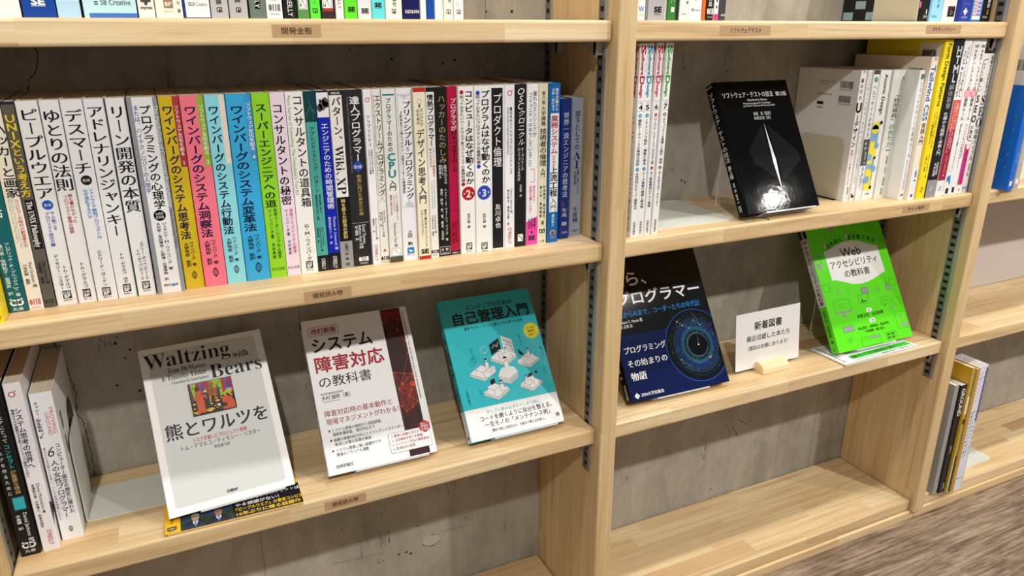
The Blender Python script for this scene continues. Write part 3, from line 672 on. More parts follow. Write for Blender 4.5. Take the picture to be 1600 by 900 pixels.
for x0, x1, y, r, t1, e1, t2, e2, n, col, d0, d1, xo, em, num, lab in (
    (-.1928, -.1726, .0366, (134.2, 396.3), 'コンピュータはなぜ動くのか', 284, '知っておきたいハードウエア&ソフトウエアの基礎知識', 279, '2', (178, 26, 34), 143, 282.7, .68, 298, '00123', 'white spine with a glossy red ball numbered 2'),
    (-.1722, -.1510, .0358, (133.5, 393.8), 'プログラムはなぜ動くのか', 282, '知っておきたいプログラミングの基礎知識', 251, '3', (44, 76, 178), 144, 255, .68, 297, '0914', 'white spine with a glossy blue ball numbered 3')):
    b = row(x0, x1, y, A5, (241, 241, 239), r); b.v(t1, xo, 140, e1, .50, (14, 14, 16), .02, 'g', 3); b.v(t2, .23, 147, e2, .24, (20, 20, 24), .008)
    b.dot(.23, d0, .13, col); b.dot(.23, d1, .13, col); b.dot(.56, em, .44, col); b.mb.text(b.S, n, b.x(.56), b.y(em)-.0048, .0128, WHITE, None, 'c', .03)
    for k in (-.28, .28): b.dot(.56+k, em, .05, (235, 225, 230), 2)
    b.v('矢沢久雄　著', .55, 330, 354, .2); b.blackbox(.54, 378.5, 390, num, .42)
    done(b, lab)

b = row(-.1506, -.1308, .0372, A5, (238, 238, 240), (133.4, 390)); b.box(.10, 137.5, .88, 387.5, (24, 25, 28)); b.v('プロダクト倫理', .5, 145, 257, .54, (240, 240, 240), .004, 'g', 3); b.v('及川卓也', .5, 315, 355, .38, (235, 235, 235), 0, 'min')
done(b, 'white spine with a tall black panel and white title')

b = row(-.1304, -.1165, .0376, A5, (238, 238, 242), (132, 387.5)); b.ringmark(.5, 144.5, .24); b.v('責任あるソフトウェアエンジニアリング', .62, 165, 268, .26, INKB, .01); b.side('Responsible Software Engineering', .34, 166, 236, .2, (90, 90, 100)); b.side('Daniel J. Barrett 著', .66, 291, 330, .22); b.v('松沢敏志、藤崎正範　訳', .34, 291, 350, .2); b.orly(.5, 354, 381, .42, (180, 50, 66))
done(b, 'white spine with a red ring, between the black panel and the all-black spine')

b = row(-.1161, -.0997, .0376, A5, (26, 26, 27), (131, 385.5)); b.v('OSCクロニクル', .5, 136, 223, .54, (238, 238, 238), 0, 'ital', 3); b.v('オープンソース', .64, 226, 262, .24, (220, 220, 220)); b.v('カンファレンス年代記', .34, 226, 278, .22, (220, 220, 220)); b.v('宮原徹　著', .5, 284, 304, .2, (200, 200, 200)); b.mb.rrect(b.S, b.x(.25), b.y(377), b.x(.72), b.y(365), .001, (238, 238, 238), 1); b.mb.line(b.S, [(b.x(.34), b.y(367)), (b.x(.55), b.y(371)), (b.x(.66), b.y(375.5))], .0009, (26, 26, 27), 2)
done(b, 'all-black spine with slanted white title and a white square mark')

b = row(-.0993, -.0822, .0388, A5, (240, 240, 242), (130.4, 382.5)); b.box(0, 344, 1, 382.5, (236, 74, 172)); b.mb.poly(b.S, [(b.x(0), b.y(344)), (b.x(1), b.y(344)), (b.x(1), b.y(336)), (b.x(.5), b.y(341))], (236, 74, 172), 1)
b.v('優れたエンジニアが', .68, 141, 210, .30, INKB, 0); b.v('コミュニティの中でしていること', .32, 143, 255, .30, INKB, 0); b.mb.line(b.S, [(b.x(.34), b.y(260)), (b.x(.70), b.y(260)), (b.x(.70), b.y(280)), (b.x(.34), b.y(280))], .0007, (236, 74, 150), 2)
b.v('会社の外で', .68, 285, 312, .22, (220, 70, 140)); b.v('技術を磨くには？', .38, 286, 332, .24, (220, 70, 140)); b.v('黒須義一', .74, 338, 358, .18); b.v('酒井真弓　著', .50, 338, 364, .18); b.v('宮本佳歩', .28, 339, 356, .18); b.se(.5, 374, .62)
done(b, 'white spine turning hot pink at its foot')

b = row(-.0818, -.0684, .0389, A5, (226, 222, 194), (129.7, 380.2)); b.v('第六版', .5, 141, 161, .34, (40, 40, 40)); b.v('大学講義', .5, 163, 193, .46, (100, 80, 66)); b.v('技術者の倫理', .5, 196, 255, .68, (14, 14, 16), .014); b.v('入門', .5, 257, 273, .46); b.v('杉本泰治・福田隆文', .70, 285, 338, .25); b.v('森山哲・高城重厚', .32, 285, 338, .25); b.v('著', .55, 342, 350, .3); b.owl(.5, 356, 378, (40, 38, 30))
done(b, 'khaki cream spine with a small dark owl mark at its foot')

b = row(-.0680, -.0517, .0370, A5, (16, 102, 174), (130.7, 378.7)); b.mb.rrect(b.S, b.x(.14), b.y(329), b.x(.90), b.y(175), .0012, (238, 238, 240), 1); c = (235, 240, 248)
b.v('要件定義から', .68, 138, 172, .26, c); b.v('分析・設計まで', .34, 138, 172, .26, c); b.v('業務システム', .5, 178, 237, .62, (184, 26, 48), .016); b.v('のための', .5, 238, 256, .32, (184, 26, 48)); b.v('上流工程', .5, 256, 304, .66, (14, 14, 16), .018); b.v('入門', .5, 305, 328, .56, (40, 40, 44), -.004); b.v('渡辺幸三', .5, 332, 353, .26, c)
b.mb.ring(b.S, b.x(.5), b.y(363), .0042, .0016, (240, 150, 40), 2, 24, -60, 240); b.h('TAC', .5, 372, .5, .2, (240, 170, 60))
done(b, 'bright blue spine with a white panel of red and black lettering')

b = row(-.0449, -.0297, .0466, .1886, (24, 48, 124), (154, 373)); c = (206, 220, 240); b.v('世界一流エンジニアの思考法', .52, 174, 306, .52, c, 0, 'min'); b.side('Secrets of', .4, 313, 324, .14, (220, 90, 80)); b.side('World-Class', .30, 313, 326, .14, (220, 90, 80)); b.v('牛尾　剛', .52, 323, 352, .46, c, 0, 'min'); b.h('文藝春秋', .55, 364, .6, .2, c)
done(b, 'shorter navy blue spine near the right end of the long row')

b = row(-.0250, -.0077, .0527, .1883, (150, 158, 176), (153.5, 368.7)); c = (22, 32, 84); b.v('部下としての', .5, 172, 232, .42, c, .004, 'min'); b.v('AI', .52, 233, 261, .66, c, 0, 'serif'); b.v('世界一流エンジニア', .66, 262, 302, .2, c); b.v('の進化術', .40, 264, 286, .22, c); b.v('牛尾剛', .5, 321, 347, .42, c, 0, 'min'); b.h('文藝春秋', .5, 361, .6, .18, c)
done(b, 'shorter grey-blue spine, last at the right end of the long row')
# ------------------------------------------------------------------ right bay, middle shelf: white web books
WEB = 'web design books at the right end of the right bay shelf'
def web(x0, x1, y, h, col, r, **k): return spine(x0, x1, y, L2, h, col, r, **k)
GREYW = (222, 219, 214)
def backcover(b, top, cols=((.012, .045),), seed=3, w=.030, h=.011, dy=.018, u=.135, second=True):
    """bar codes and small print high on the back cover (its right end is the spine side)"""
    uu = b.DP-.038-u*0
    b.mb.barcode(b.B, uu, top-dy-h, w*0.85, h, seed=seed)
    b.mb.text(b.B, '9784297134099', uu, top-dy-h-.0035, .0028, (60, 58, 55), w*0.85)
    if second:
        b.mb.barcode(b.B, uu, top-dy-.034, w*0.85, h, seed=seed+1); b.mb.text(b.B, '1923055024004', uu, top-dy-.0375, .0028, (60, 58, 55), w*0.85)
    b.mb.text(b.B, 'ISBN978-4-297-13409-9', uu-.044, top-dy-.003, .0030, (110, 106, 100), .034)
    b.mb.text(b.B, 'C3055 ¥2400E', uu-.044, top-dy-.0075, .0030, (110, 106, 100), .020)
b = web(.5001, .5137, .0511, .2112, (232, 230, 227), (110, 314)); backcover(b, .2112)
b.mb.text(b.B, '定価（本体2400円+税）', b.DP-.082, .169, .0042, (70, 66, 62), .030); b.mb.rrect(b.B, b.DP-.082, .153, b.DP-.068, .158, .0018, (30, 28, 28), 2); b.mb.text(b.B, '技術評論社', b.DP-.082, .147, .0034, (90, 86, 82), .014)
b.mb.text(b.B, '現場リーディングワークス本ホンデジタル 12', .012, .098, .0034, (110, 106, 100), .062)
b.v('縁の下の', .42, 121, 155, .42, INKB, .012); b.v('U', .42, 156, 176, .95, BLACK, .05); b.v('Iデザイン', .42, 176, 228, .62, BLACK, .03); b.v('実践ツール&テクニック', .40, 231, 288, .34, (176, 40, 66), .008); b.h('技術評論', .5, 113.5, .5, .3, (70, 110, 90)); b.v('技術評論社', .62, 291, 304, .26); b.mb.frame(b.S, b.x(.45), b.y(310.5), b.x(.7), b.y(307), .0003, BLACK, 2)
done(b, 'white book with bar codes on its grey back cover, behind the pale olive bookend', WEB)
b = web(.5142, .5236, .0490, .2112, (234, 232, 230), (110, 313.5)); b.mb.ring(b.S, b.x(.5), b.y(116), .003, .0005, (220, 130, 140), 2); b.v('レスポンシブEメールデザイン', .5, 119, 223, .55, (90, 92, 98), -.004); b.v('マルチデバイス時代の魅せるメディアの作り方', .5, 225, 285, .34, (120, 120, 126)); b.box(.15, 302, .9, 309, BLACK); b.box(.5, 302, .9, 305, (232, 232, 232), 2)
done(b, 'slim white book with thin grey title and a small black square at its foot', WEB)
b = web(.5240, .5378, .0466, .2112, (236, 235, 232), (110, 313)); b.box(0, 110, 1, 116, (74, 76, 78)); b.dot(.5, 124, .30, (24, 130, 96)); b.h('?', .5, 126, .22, .4, WHITE, .02); b.v('ヘルプサイトの作り方', .48, 131, 213, .52, (60, 84, 84), -.002, 'g', 3); b.box(0, 215, 1, 257, (82, 82, 84)); b.dot(.4, 222, .14, (210, 210, 210), 2); b.h('CW', .45, 231, .5, .4, (225, 225, 225), .02); b.v('仲田尚央　著', .6, 235, 254, .26, (215, 215, 215)); b.v('知識・導線・分析をつくり', .6, 259, 296, .28, (70, 150, 180)); b.v('ユーザーを迷わせない', .35, 259, 292, .24, (120, 120, 120)); b.mb.frame(b.S, b.x(.4), b.y(310.5), b.x(.65), b.y(307), .0003, BLACK, 2)
done(b, 'white spine with a dark green question mark disc and a dark grey block', WEB)
b = web(.5382, .5634, .0456, .2112, (236, 234, 230), (109, 311.5)); b.side('Atomic Design', .56, 115, 176, .34, (26, 26, 28), .02); Y, BL = (238, 220, 60), (128, 172, 208)
b.box(0, 190, .72, 296, BL); b.dot(.28, 199, .30, Y, 2); b.box(0, 188, .58, 199, Y, 2); b.box(0, 218, .42, 254, Y, 2); b.dot(.42, 236, .30, Y, 3); b.dot(.12, 243, .22, BL, 4); b.box(0, 262, .6, 296, Y, 3); b.dot(.16, 279, .26, BL, 4); b.box(.62, 185, 1, 310, (236, 234, 230), 4); b.dot(.66, 262, .22, BL, 5); b.dot(.66, 225, .18, BL, 5); b.dot(.74, 189, .13, (30, 30, 32), 6); b.dot(.62, 244, .10, (30, 30, 32), 6); b.dot(.62, 292, .12, (30, 30, 32), 6)
b.v('堅牢で使いやすいUIを効率良く設計する', .76, 196, 262, .15, (40, 40, 40)); b.v('五藤佑典　著', .62, 268, 288, .16, (40, 40, 40)); b.h('技術評論社', .5, 304, .5, .16, (50, 50, 50))
done(b, 'thick white spine with yellow and blue rounded shapes', WEB)
b = web(.5648, .5938, .0425, .2108, (229, 230, 222), (109.5, 310)); b.v('「利用規約」', .52, 143, 190, .36, (34, 34, 36), 0, 'min', 3); b.v('の作り方', .48, 191, 228, .36, (60, 130, 100), 0, 'min', 3); b.v('良いウェブサービスを支える', .82, 118, 226, .22, (150, 200, 180)); b.box(.34, 231, .66, 234, (80, 180, 140)); b.v('雨宮美季・片岡玄一・橋詰卓司', .54, 241, 290, .12, (60, 60, 60)); b.v('技術評論社', .5, 293, 305, .12)
done(b, 'thick pale spine with black bracketed title turning green lower down', WEB)
b = web(.5942, .6084, .0189, .2112, (236, 238, 238), (110, 313)); b.box(.35, 116, .62, 123, (200, 50, 60)); b.box(.62, 116, .9, 123, (60, 150, 130)); b.box(.35, 120, .62, 124, (60, 140, 120), 2); b.v('フラットデザインの基本ルール', .56, 128, 245, .44, (96, 102, 106), -.004, 'g', 3); b.v('Webクリエイティブ&アプリの新しい考え方', .5, 249, 297, .24, (110, 150, 180)); b.h('IMP', .5, 308, .5, .5, (60, 60, 62), .01)
done(b, 'white book standing forward, small red and green flag on its spine', WEB)
b = web(.6088, .6252, .0128, .2315, (245, 232, 212), (89, 312.5)); backcover(b, .2315, seed=9, second=False); b.box(0, 259, 1, 312.5, (236, 237, 240)); b.h('改訂', .6, 94, .4, .3); b.side('Tailwind CSS', .48, 102, 186, .78, (30, 110, 196), .020); b.v('実践入門', .50, 189, 224, .56, (40, 34, 36), .014); b.v('工藤智祥　著', .62, 264, 283, .28); b.mb.rrect(b.S, b.x(.35), b.y(309), b.x(.7), b.y(304), .0012, (60, 80, 170), 2)
done(b, 'cream spine with bold blue English title', WEB)
b = web(.6262, .6462, .0095, .2575, (248, 222, 36), (61.3, 311), lean=.0040); backcover(b, .2575, seed=12, second=False); b.mb.rect(b.B, b.DP-.044, .222, b.DP-.006, .252, (230, 226, 216), 1); b.mb.barcode(b.B, b.DP-.038, .229, .0255, .013, lv=3, seed=4)
b.side('Form Design Patterns', .60, 67, 162, .52, (34, 34, 30), .014); b.v('シンプルでインクルーシブな', .66, 170, 228, .22, (34, 34, 30)); b.v('フォーム制作実践ガイド', .36, 172, 222, .24, (34, 34, 30)); b.v('アダム・シルヴァー　著', .66, 238, 276, .16, (34, 34, 30)); b.v('土屋一彦　監訳', .36, 240, 266, .16, (34, 34, 30)); b.h('D', .5, 300, .30, .62, (34, 34, 30), -.01, 'ital')
done(b, 'tall bright yellow book with black English title', WEB)
b = web(.6466, .6708, .0085, .2575, (28, 28, 28), (61, 309), lean=.0040); b.box(0, 280, 1, 309, (150, 150, 152)); b.v('HTML', .62, 70, 126, .52, (205, 205, 205), .03); b.v('解体新書', .56, 128, 166, .48, (150, 152, 154), .01); b.v('仕様から紐解く本格入門', .5, 171, 240, .38, WHITE, .012); b.v('太田良典', .70, 250, 272, .22, WHITE); b.v('中村直樹', .44, 252, 274, .22, WHITE); b.h('D', .5, 298, .26, .5, WHITE, -.01, 'ital')
done(b, 'tall black spine with white capitals and a grey foot, beside the bright yellow one', WEB)
b = web(.6713, .6900, .0080, .2575, (238, 236, 236), (61.5, 307.5), lean=.0040); b.box(0, 152.5, 1, 199, (216, 92, 80)); b.box(0, 199, 1, 281, (164, 34, 62)); b.v('インクルーシブHTML', .66, 71, 148, .30, (40, 40, 44)); b.side('+CSS & JavaScript', .30, 78, 148, .34, (40, 40, 44)); b.v('多様なユーザーニーズに応える', .68, 157, 230, .26, (245, 225, 220)); b.v('フロントエンドデザインパターン', .38, 157, 236, .26, (245, 225, 220)); b.v('ヘイドン・ピカリング　著', .60, 240, 274, .2, (240, 215, 215)); b.h('D', .5, 298, .3, .6, (30, 30, 30), -.01, 'ital')
done(b, 'tall spine white on top with a coral and dark red block below', WEB)
b = web(.6922, .7110, .0088, .2575, (240, 238, 238), (61.8, 305.5), lean=.0045); b.v('Webディレクションの', .60, 69, 138, .38, (44, 44, 48)); b.dot(.56, 143, .42, (240, 150, 165)); b.v('新', .56, 138, 148, .5, (250, 225, 230), 0, 'g'); b.v('標準ルール', .56, 150, 185, .42, (44, 44, 48), .01); b.v('現場の効率をアップする最新ワークフローとマネジメント', .62, 190, 260, .22, (70, 70, 76)); b.mb.ring(b.S, b.x(.42), b.y(262), .0045, .0004, (70, 70, 76), 2); b.mb.poly(b.S, [(b.x(.15), b.y(275)), (b.x(.6), b.y(272)), (b.x(.72), b.y(284)), (b.x(.62), b.y(289)), (b.x(.40), b.y(281)), (b.x(.2), b.y(284))], (40, 130, 196), 2); b.mb.rect(b.S, b.x(.3), b.y(303), b.x(.7), b.y(294), (36, 36, 38))
done(b, 'tall white spine with a pink disc and a small blue walking figure at its foot', WEB)
b = web(.7113, .7272, .0095, .2575, (240, 238, 238), (61.8, 304), lean=.0046); b.v('Webディレクションの', .56, 69, 138, .44, (44, 44, 48)); b.dot(.52, 143, .48, (236, 120, 140)); b.v('新', .52, 138, 148, .58, (250, 230, 234)); b.v('標準ルール', .52, 150, 185, .48, (44, 44, 48), .01); b.v('リモートでも円滑に進める', .66, 190, 245, .24, (230, 150, 90)); b.v('ワークフローと制作のポイント', .40, 190, 262, .24, (70, 70, 76)); b.mb.rect(b.S, b.x(.25), b.y(301), b.x(.65), b.y(292), (36, 36, 38))
done(b, 'tall white spine with a rosier disc and orange print, right of its twin', WEB)
b = web(.7286, .7440, .0105, .2350, (241, 240, 236), (83.5, 302), lean=.0030); b.mb.rrect(b.S, b.x(.02), b.y(288), b.x(.85), b.y(222), .002, (206, 52, 140), 1); b.mb.line(b.S, [(b.x(.95), b.y(92)), (b.x(.3), b.y(93)), (b.x(.15), b.y(97)), (b.x(.10), b.y(213)), (b.x(.4), b.y(217)), (b.x(.95), b.y(217))], .0013, (22, 20, 34), 2)
b.v('やさしい', .48, 97, 118, .40, (40, 60, 40)); b.v('新しい', .48, 119, 142, .50, (30, 30, 34), .01); b.v('SEO', .52, 144, 190, .66, (22, 22, 26), .035); b.v('の教本', .52, 192, 214, .46, (30, 30, 34), .01); b.dot(.5, 226, .3, WHITE, 3); b.v('検索に強いサイトの作り方', .5, 232, 285, .3, (120, 20, 80)); b.h('E', .5, 298, .2, .4, (60, 60, 60))
done(b, 'white spine with a black outlined corner and a magenta block', WEB)
b = web(.7443, .7600, .0115, .2350, (234, 233, 232), (83.5, 301), lean=.0026); b.v('現場のプロから学ぶ', .62, 87, 143, .32, (40, 40, 44)); b.v('SEO', .54, 145, 197, .84, (24, 26, 70), .004, 'serif'); b.v('技術バイブル', .52, 198, 249, .50, (30, 36, 70), 0, 'min'); b.v('西山悠太朗・小林睦', .52, 254, 274, .26); b.h('M', .45, 297, .55, .6, (40, 130, 196), .02); b.h('マイナビ', .45, 300, .5, .2, (40, 110, 180))
done(b, 'white spine with large navy serif capitals, last on the right of its shelf', WEB)

# ------------------------------------------------------------------ right bay, middle shelf: monthly magazines
MAGG = 'software magazines standing at the left of the right bay shelf'
for x0, x1, y, ln, col, num, dc, t1, t2, lab in (
    (.0498, .0611, .0126, 0.0, (176, 24, 66), '4', (60, 150, 190), '最新データベースの高速化技術', '本格的MCPサーバー開発手法', 'white magazine with dark red lettering nearest the middle upright'),
    (.0618, .0724, .0138, 0.0, (30, 150, 186), '5', (40, 120, 180), 'ITインフラ設計・構築の基本', 'データ基盤の課題と解決策', 'white magazine with blue lettering'),
    (.0738, .0840, .0145, .0044, (214, 50, 92), '6', (170, 40, 100), 'GitHub Copilotで一歩上がるAI活用', 'AI駆動開発のテスト戦略', 'white magazine with rose red lettering, between the blue and the green lettered ones'),
    (.0858, .0968, .0138, .0068, (60, 160, 40), '7', (140, 110, 60), 'セキュリティを意識した設計・実装', 'AIを支えるデータセンター', 'white magazine with green lettering, rightmost of the four')):
    b = spine(x0, x1, y, L2, .2568, (236, 236, 236), (67.5, 368), lean=ln, depth=.182)
    for F, off in ((b.S, .46), (b.B, None)):
        for ch, a0, a1, w in (('S', 70, 84, .0088), ('oftware', 83.5, 113.5, .0062), ('D', 115, 128, .0088), ('esign', 128, 147, .0062)):
            if off is not None:
                b.mb.text(F, ch, b.x(off)-w*.36, b.y(a0), w*(1.0 if len(ch) > 1 else 1.15), col, b.y(a0)-b.y(a1), 'l', .035, 'g', -90)
            else:
                b.mb.text(F, ch, b.DP-.0055-w*.5, b.y(a0), w, col, b.y(a0)-b.y(a1), 'l', .035, 'g', -90)
    b.box(.02, 152, .98, 152.4, (110, 110, 110)); b.h('2025', .5, 156, .5, .22, (90, 90, 90)); b.h(num, .5, 165.5, .56, .86, BLACK, .02); b.box(.02, 167, .98, 167.4, (110, 110, 110))
    b.dot(.5, 174.5, .25, dc); b.h('1', .5, 176, .10, .3, WHITE); b.v(t1, .5, 179, 252, .46, (52, 52, 56), .01); b.dot(.5, 258, .25, dc); b.h('2', .5, 259.8, .18, .3, WHITE); b.v(t2, .5, 263, 322, .46, (52, 52, 56), .01); b.v('技術評論社', .5, 343, 365, .34, (90, 90, 94))
    b.mb.vtext(b.B, '特集　'+t1, b.DP-.006, b.y(174), b.y(300), .003, (70, 66, 64))
    b.mb.vtext(b.B, '定価1562円（本体1420円）', b.DP-.006, b.y(305), b.y(362), .0034, (50, 48, 46), .01)
    b.finish('magazine', lab, b.pos, b.lean, group=MAGG, cat='magazine')

# ------------------------------------------------------------------ top shelves: only the feet of the books show
TOPL = 'books along the top left shelf, cut off by the picture edge'
TOPR = 'books at the left of the top right shelf'
TOPS = 'books at the right of the top right shelf'
def top(x0, x1, y, col, **k):
    b = spine(x0, x1, y, L1, k.pop('h', .2095), col, (0, 209.5), **k); return b    # ruler in millimetres from the head
def gihyo(b, c=BLACK):
    b.mb.frame(b.S, b.x(.5)-.0022, b.y(203), b.x(.5)+.0022, b.y(199), .0007, c, 2); b.box(.46, 200.5, .56, 203, c, 2)
def sbc(b, c=(70, 72, 76)):
    for k in (0, 1): b.mb.rect(b.S, b.x(.24)-.001, b.y(197.4-2*k), b.x(.24)+.0022, b.y(196.4-2*k), c, 2)
    b.h('SB Creative', .62, 197.6, .56, .16 if b.T > .03 else .2, c)
def oreilly(b, c, a=185, e=205, w=.42): b.orly(.5, a, e, w, c)
def picbox(b, low, c2):
    b.box(.12, 180, .88, 200, (240, 240, 240)); b.mb.frame(b.S, b.x(.2), b.y(199), b.x(.8), b.y(189), .0004, BLACK, 2); b.mb.line(b.S, [(b.x(.26), b.y(196)), (b.x(.36), b.y(194)), (b.x(.5), b.y(190)), (b.x(.58), b.y(195)), (b.x(.74), b.y(198))], .0004, BLACK, 3); b.mb.disc(b.S, b.x(.32), b.y(196), .0008, BLACK, 3); b.box(.02, 200.5, .98, 209, low)
TL = [
 (-.6600, -.6240, (236, 234, 232), 'wide white book at the far left of the top left shelf', lambda b: b.v('ドメイン', .35, 170, 202, .2, (190, 60, 90))),
 (-.6228, -.5955, (16, 66, 152), 'strong blue book with white capitals on the top left shelf', lambda b: (b.se(.5, 198, .42, (236, 238, 244)))),
 (-.5945, -.5753, (236, 236, 238), 'white book with a pale blue foot on the top left shelf', lambda b: b.box(0, 194, 1, 209.4, (176, 212, 236))),
 (-.5730, -.5268, (188, 224, 236), 'very thick pale blue book on the top left shelf', lambda b: (sbc(b), b.box(.1, 205, 1, 209.4, (70, 116, 190)))),
 (-.5258, -.5108, (234, 232, 228), 'white book with a black cross-shaped mark on the top left shelf', lambda b: (b.h('+', .52, 198.5, .62, 1.0, (70, 68, 66), .05), b.h('impress', .52, 201, .7, .28, (60, 60, 60), .02))),
 (-.5102, -.4853, (240, 236, 226), 'cream book with a square brown mark on the top left shelf', lambda b: (b.box(.32, 187.5, .66, 200, (150, 120, 86)), b.h('BN', .49, 192.5, .24, .22, (240, 236, 226), .02), b.h('BP', .49, 198, .24, .22, (240, 236, 226), .02), b.h('BOOKS', .49, 204, .3, .12, (180, 170, 150)), b.v('高句麗', .86, 184, 206, .12, (120, 110, 100)))),
 (-.4849, -.4596, (26, 60, 140), 'white fronted book with dark blue edges on the top left shelf', lambda b: (b.box(.09, 0, .985, 208.4, (240, 240, 242)), sbc(b))),
 (-.4592, -.4422, (182, 184, 186), 'grey book with black logo, left one of a grey pair', lambda b: (b.v('技術評論', .5, 170, 196, .3), gihyo(b))),
 (-.4414, -.4232, (178, 180, 180), 'grey book with black logo, right one of a grey pair', lambda b: (b.v('技術評論', .5, 170, 194, .3), gihyo(b))),
 (-.4215, -.4052, (104, 120, 110), 'grey-green book with a black word block on the top left shelf', lambda b: (b.box(.34, 150, .68, 200, (20, 20, 22)), oreilly(b, (240, 240, 240), 172, 199, .34))),
 (-.4048, -.3884, (240, 240, 240), 'white book with grey bar-shaped mark on the top left shelf', lambda b: (b.h('Ruby', .5, 191.5, .4, .22, (130, 130, 130)), b.ohm(.52, 195, 206, (110, 110, 114), .7))),
 (-.3872, -.3738, (26, 26, 28), 'black book with white upright word, left of the green-footed one', lambda b: oreilly(b, (232, 232, 232), 182, 207, .46)),
 (-.3730, -.3606, (60, 120, 70), 'green book with a white picture box on the top left shelf', lambda b: picbox(b, (86, 140, 78), 0)),
 (-.3598, -.3488, (92, 226, 66), 'slim bright lime book on the top left shelf', lambda b: (b.v('テスト', .5, 184, 195, .2, (20, 40, 20)), gihyo(b, (20, 50, 20)))),
 (-.3482, -.3334, (30, 26, 28), 'black book with a white picture box and red line', lambda b: (picbox(b, (54, 40, 44), 0), b.box(.12, 198.5, .88, 201.5, (176, 52, 50), 2))),
 (-.3324, -.3236, (240, 238, 238), 'slim white book with red upright word on the top left shelf', lambda b: oreilly(b, (200, 60, 76), 176, 199, .46)),
 (-.3230, -.3088, (98, 222, 46), 'bright green book with black capitals on the top left shelf', lambda b: b.se(.55, 201, .56)),
 (-.3081, -.2930, (236, 238, 242), 'white grid-patterned book with black capitals', lambda b: ([b.mb.rect(b.S, b.x(.1*k), 0, b.x(.1*k)+.0002, .06, (206, 212, 224)) for k in range(1, 10)], [b.mb.rect(b.S, 0, .0016*k, b.T, .0016*k+.0002, (206, 212, 224)) for k in range(1, 30)], b.se(.52, 202.5, .56))),
 (-.2926, -.2776, (100, 214, 222), 'aqua book with black capitals on the top left shelf', lambda b: b.se(.5, 196.5, .54)),
 (-.2770, -.2578, (240, 238, 228), 'cream book between the aqua and the navy ones', lambda b: (b.v('技術評論社', .56, 170, 196, .2), gihyo(b))),
 (-.2570, -.2370, (22, 22, 84), 'dark navy book with white word across its foot', lambda b: (b.v('ko。', .55, 168, 191, .3, WHITE), b.h('KADOKAWA', .55, 203, .84, .26, WHITE, .02))),
 (-.2365, -.2292, (240, 238, 238), 'thin blank white book left of the blue strip', lambda b: None),
 (-.2286, -.2197, (18, 72, 168), 'thin plain blue book on the top left shelf', lambda b: None),
 (-.2190, -.2090, (240, 238, 238), 'thin blank white book right of the blue strip', lambda b: None),
 (-.2083, -.1966, (236, 232, 222), 'ivory book with small logo, second from the right end', lambda b: (b.v('翔泳', .62, 180, 192, .26), gihyo(b))),
 (-.1960, -.1836, (240, 238, 236), 'white book with pink print, right end of the top left row', lambda b: (b.v('パターン', .4, 168, 196, .3, (206, 120, 140)), gihyo(b))),
]
for x0, x1, col, lab, fn in TL:
    b = top(x0, x1, .035, col); fn(b); done(b, lab, TOPL)
TR = [
 (.0500, .0664, (240, 240, 240), 'white book with a blue mark beside the middle upright, top right shelf', lambda b: (b.h('W', .62, 199, .5, .6, (50, 140, 196), .01), b.h('マイナビ', .62, 204, .5, .2))),
 (.0685, .0993, (172, 174, 178), 'wide silver grey book with black capitals on the top right shelf', lambda b: (b.box(0, 0, .06, 209, (120, 122, 128)), b.box(.9, 0, 1, 209, (190, 186, 188)), b.se(.56, 199, .40), b.h('SHOEISHA', .56, 203, .34, .08))),
 (.1009, .1150, (56, 128, 52), 'green book with white print on the top right shelf', lambda b: (b.v('オブジェクト', .4, 150, 190, .22, (225, 235, 220)), b.v('入門', .66, 160, 192, .2, (225, 235, 220)), b.box(.42, 193, .78, 199, (235, 240, 230)))),
 (.1154, .1200, (44, 44, 46), 'thin black book between the green and the white ones', lambda b: None),
 (.1205, .1352, (238, 236, 232), 'white book with small grey print, left of a similar one', lambda b: (b.v('石原', .8, 172, 192, .22), b.h('日経BP', .5, 202.5, .6, .18, (110, 108, 104)))),
 (.1356, .1570, (238, 238, 240), 'white book with a grey publisher line beside the orange edge', lambda b: (b.v('テスト', .5, 160, 188, .2), sbc(b))),
 (.1580, .1638, (238, 106, 40), 'thin orange book on the top right shelf', lambda b: None),
 (.1643, .1770, (28, 26, 28), 'black book with white bar-shaped mark on the top right shelf', lambda b: (b.v('実践', .5, 178, 192, .4, (225, 225, 225)), b.ohm(.55, 194, 206, (220, 216, 210), .8))),
 (.1776, .1856, (238, 236, 238), 'slim white book with a magenta foot', lambda b: (b.v('事典', .5, 180, 196, .4), b.box(0, 201, 1, 209.4, (204, 60, 140)))),
 (.1861, .1980, (66, 66, 70), 'dark grey book ending the left group of the top right shelf', lambda b: b.h('ASCII', .6, 203.5, .6, .3, (225, 225, 225), .03)),
]
for x0, x1, col, lab, fn in TR:
    b = top(x0, x1, .030, col); fn(b); done(b, lab, TOPR)
def patbook(b):
    b.box(.1, 0, .3, 209, (20, 18, 20), 1)
    for k in range(0, 10): b.box(0, 20*k, .14, 20*k+9, (236, 96, 170), 2)
    b.h('I', .75, 198, .08, .4, WHITE, .03); b.h('技術', .7, 204, .4, .22, (200, 200, 200))
    for j in range(12):
        for i in range(6):
            u0 = .002+i*.0235
            if (i+j) % 2 == 0: b.mb.rect(b.B, u0, .003+j*.0175, u0+.0205, .003+j*.0175+.0125, (142, 168, 182), 1)
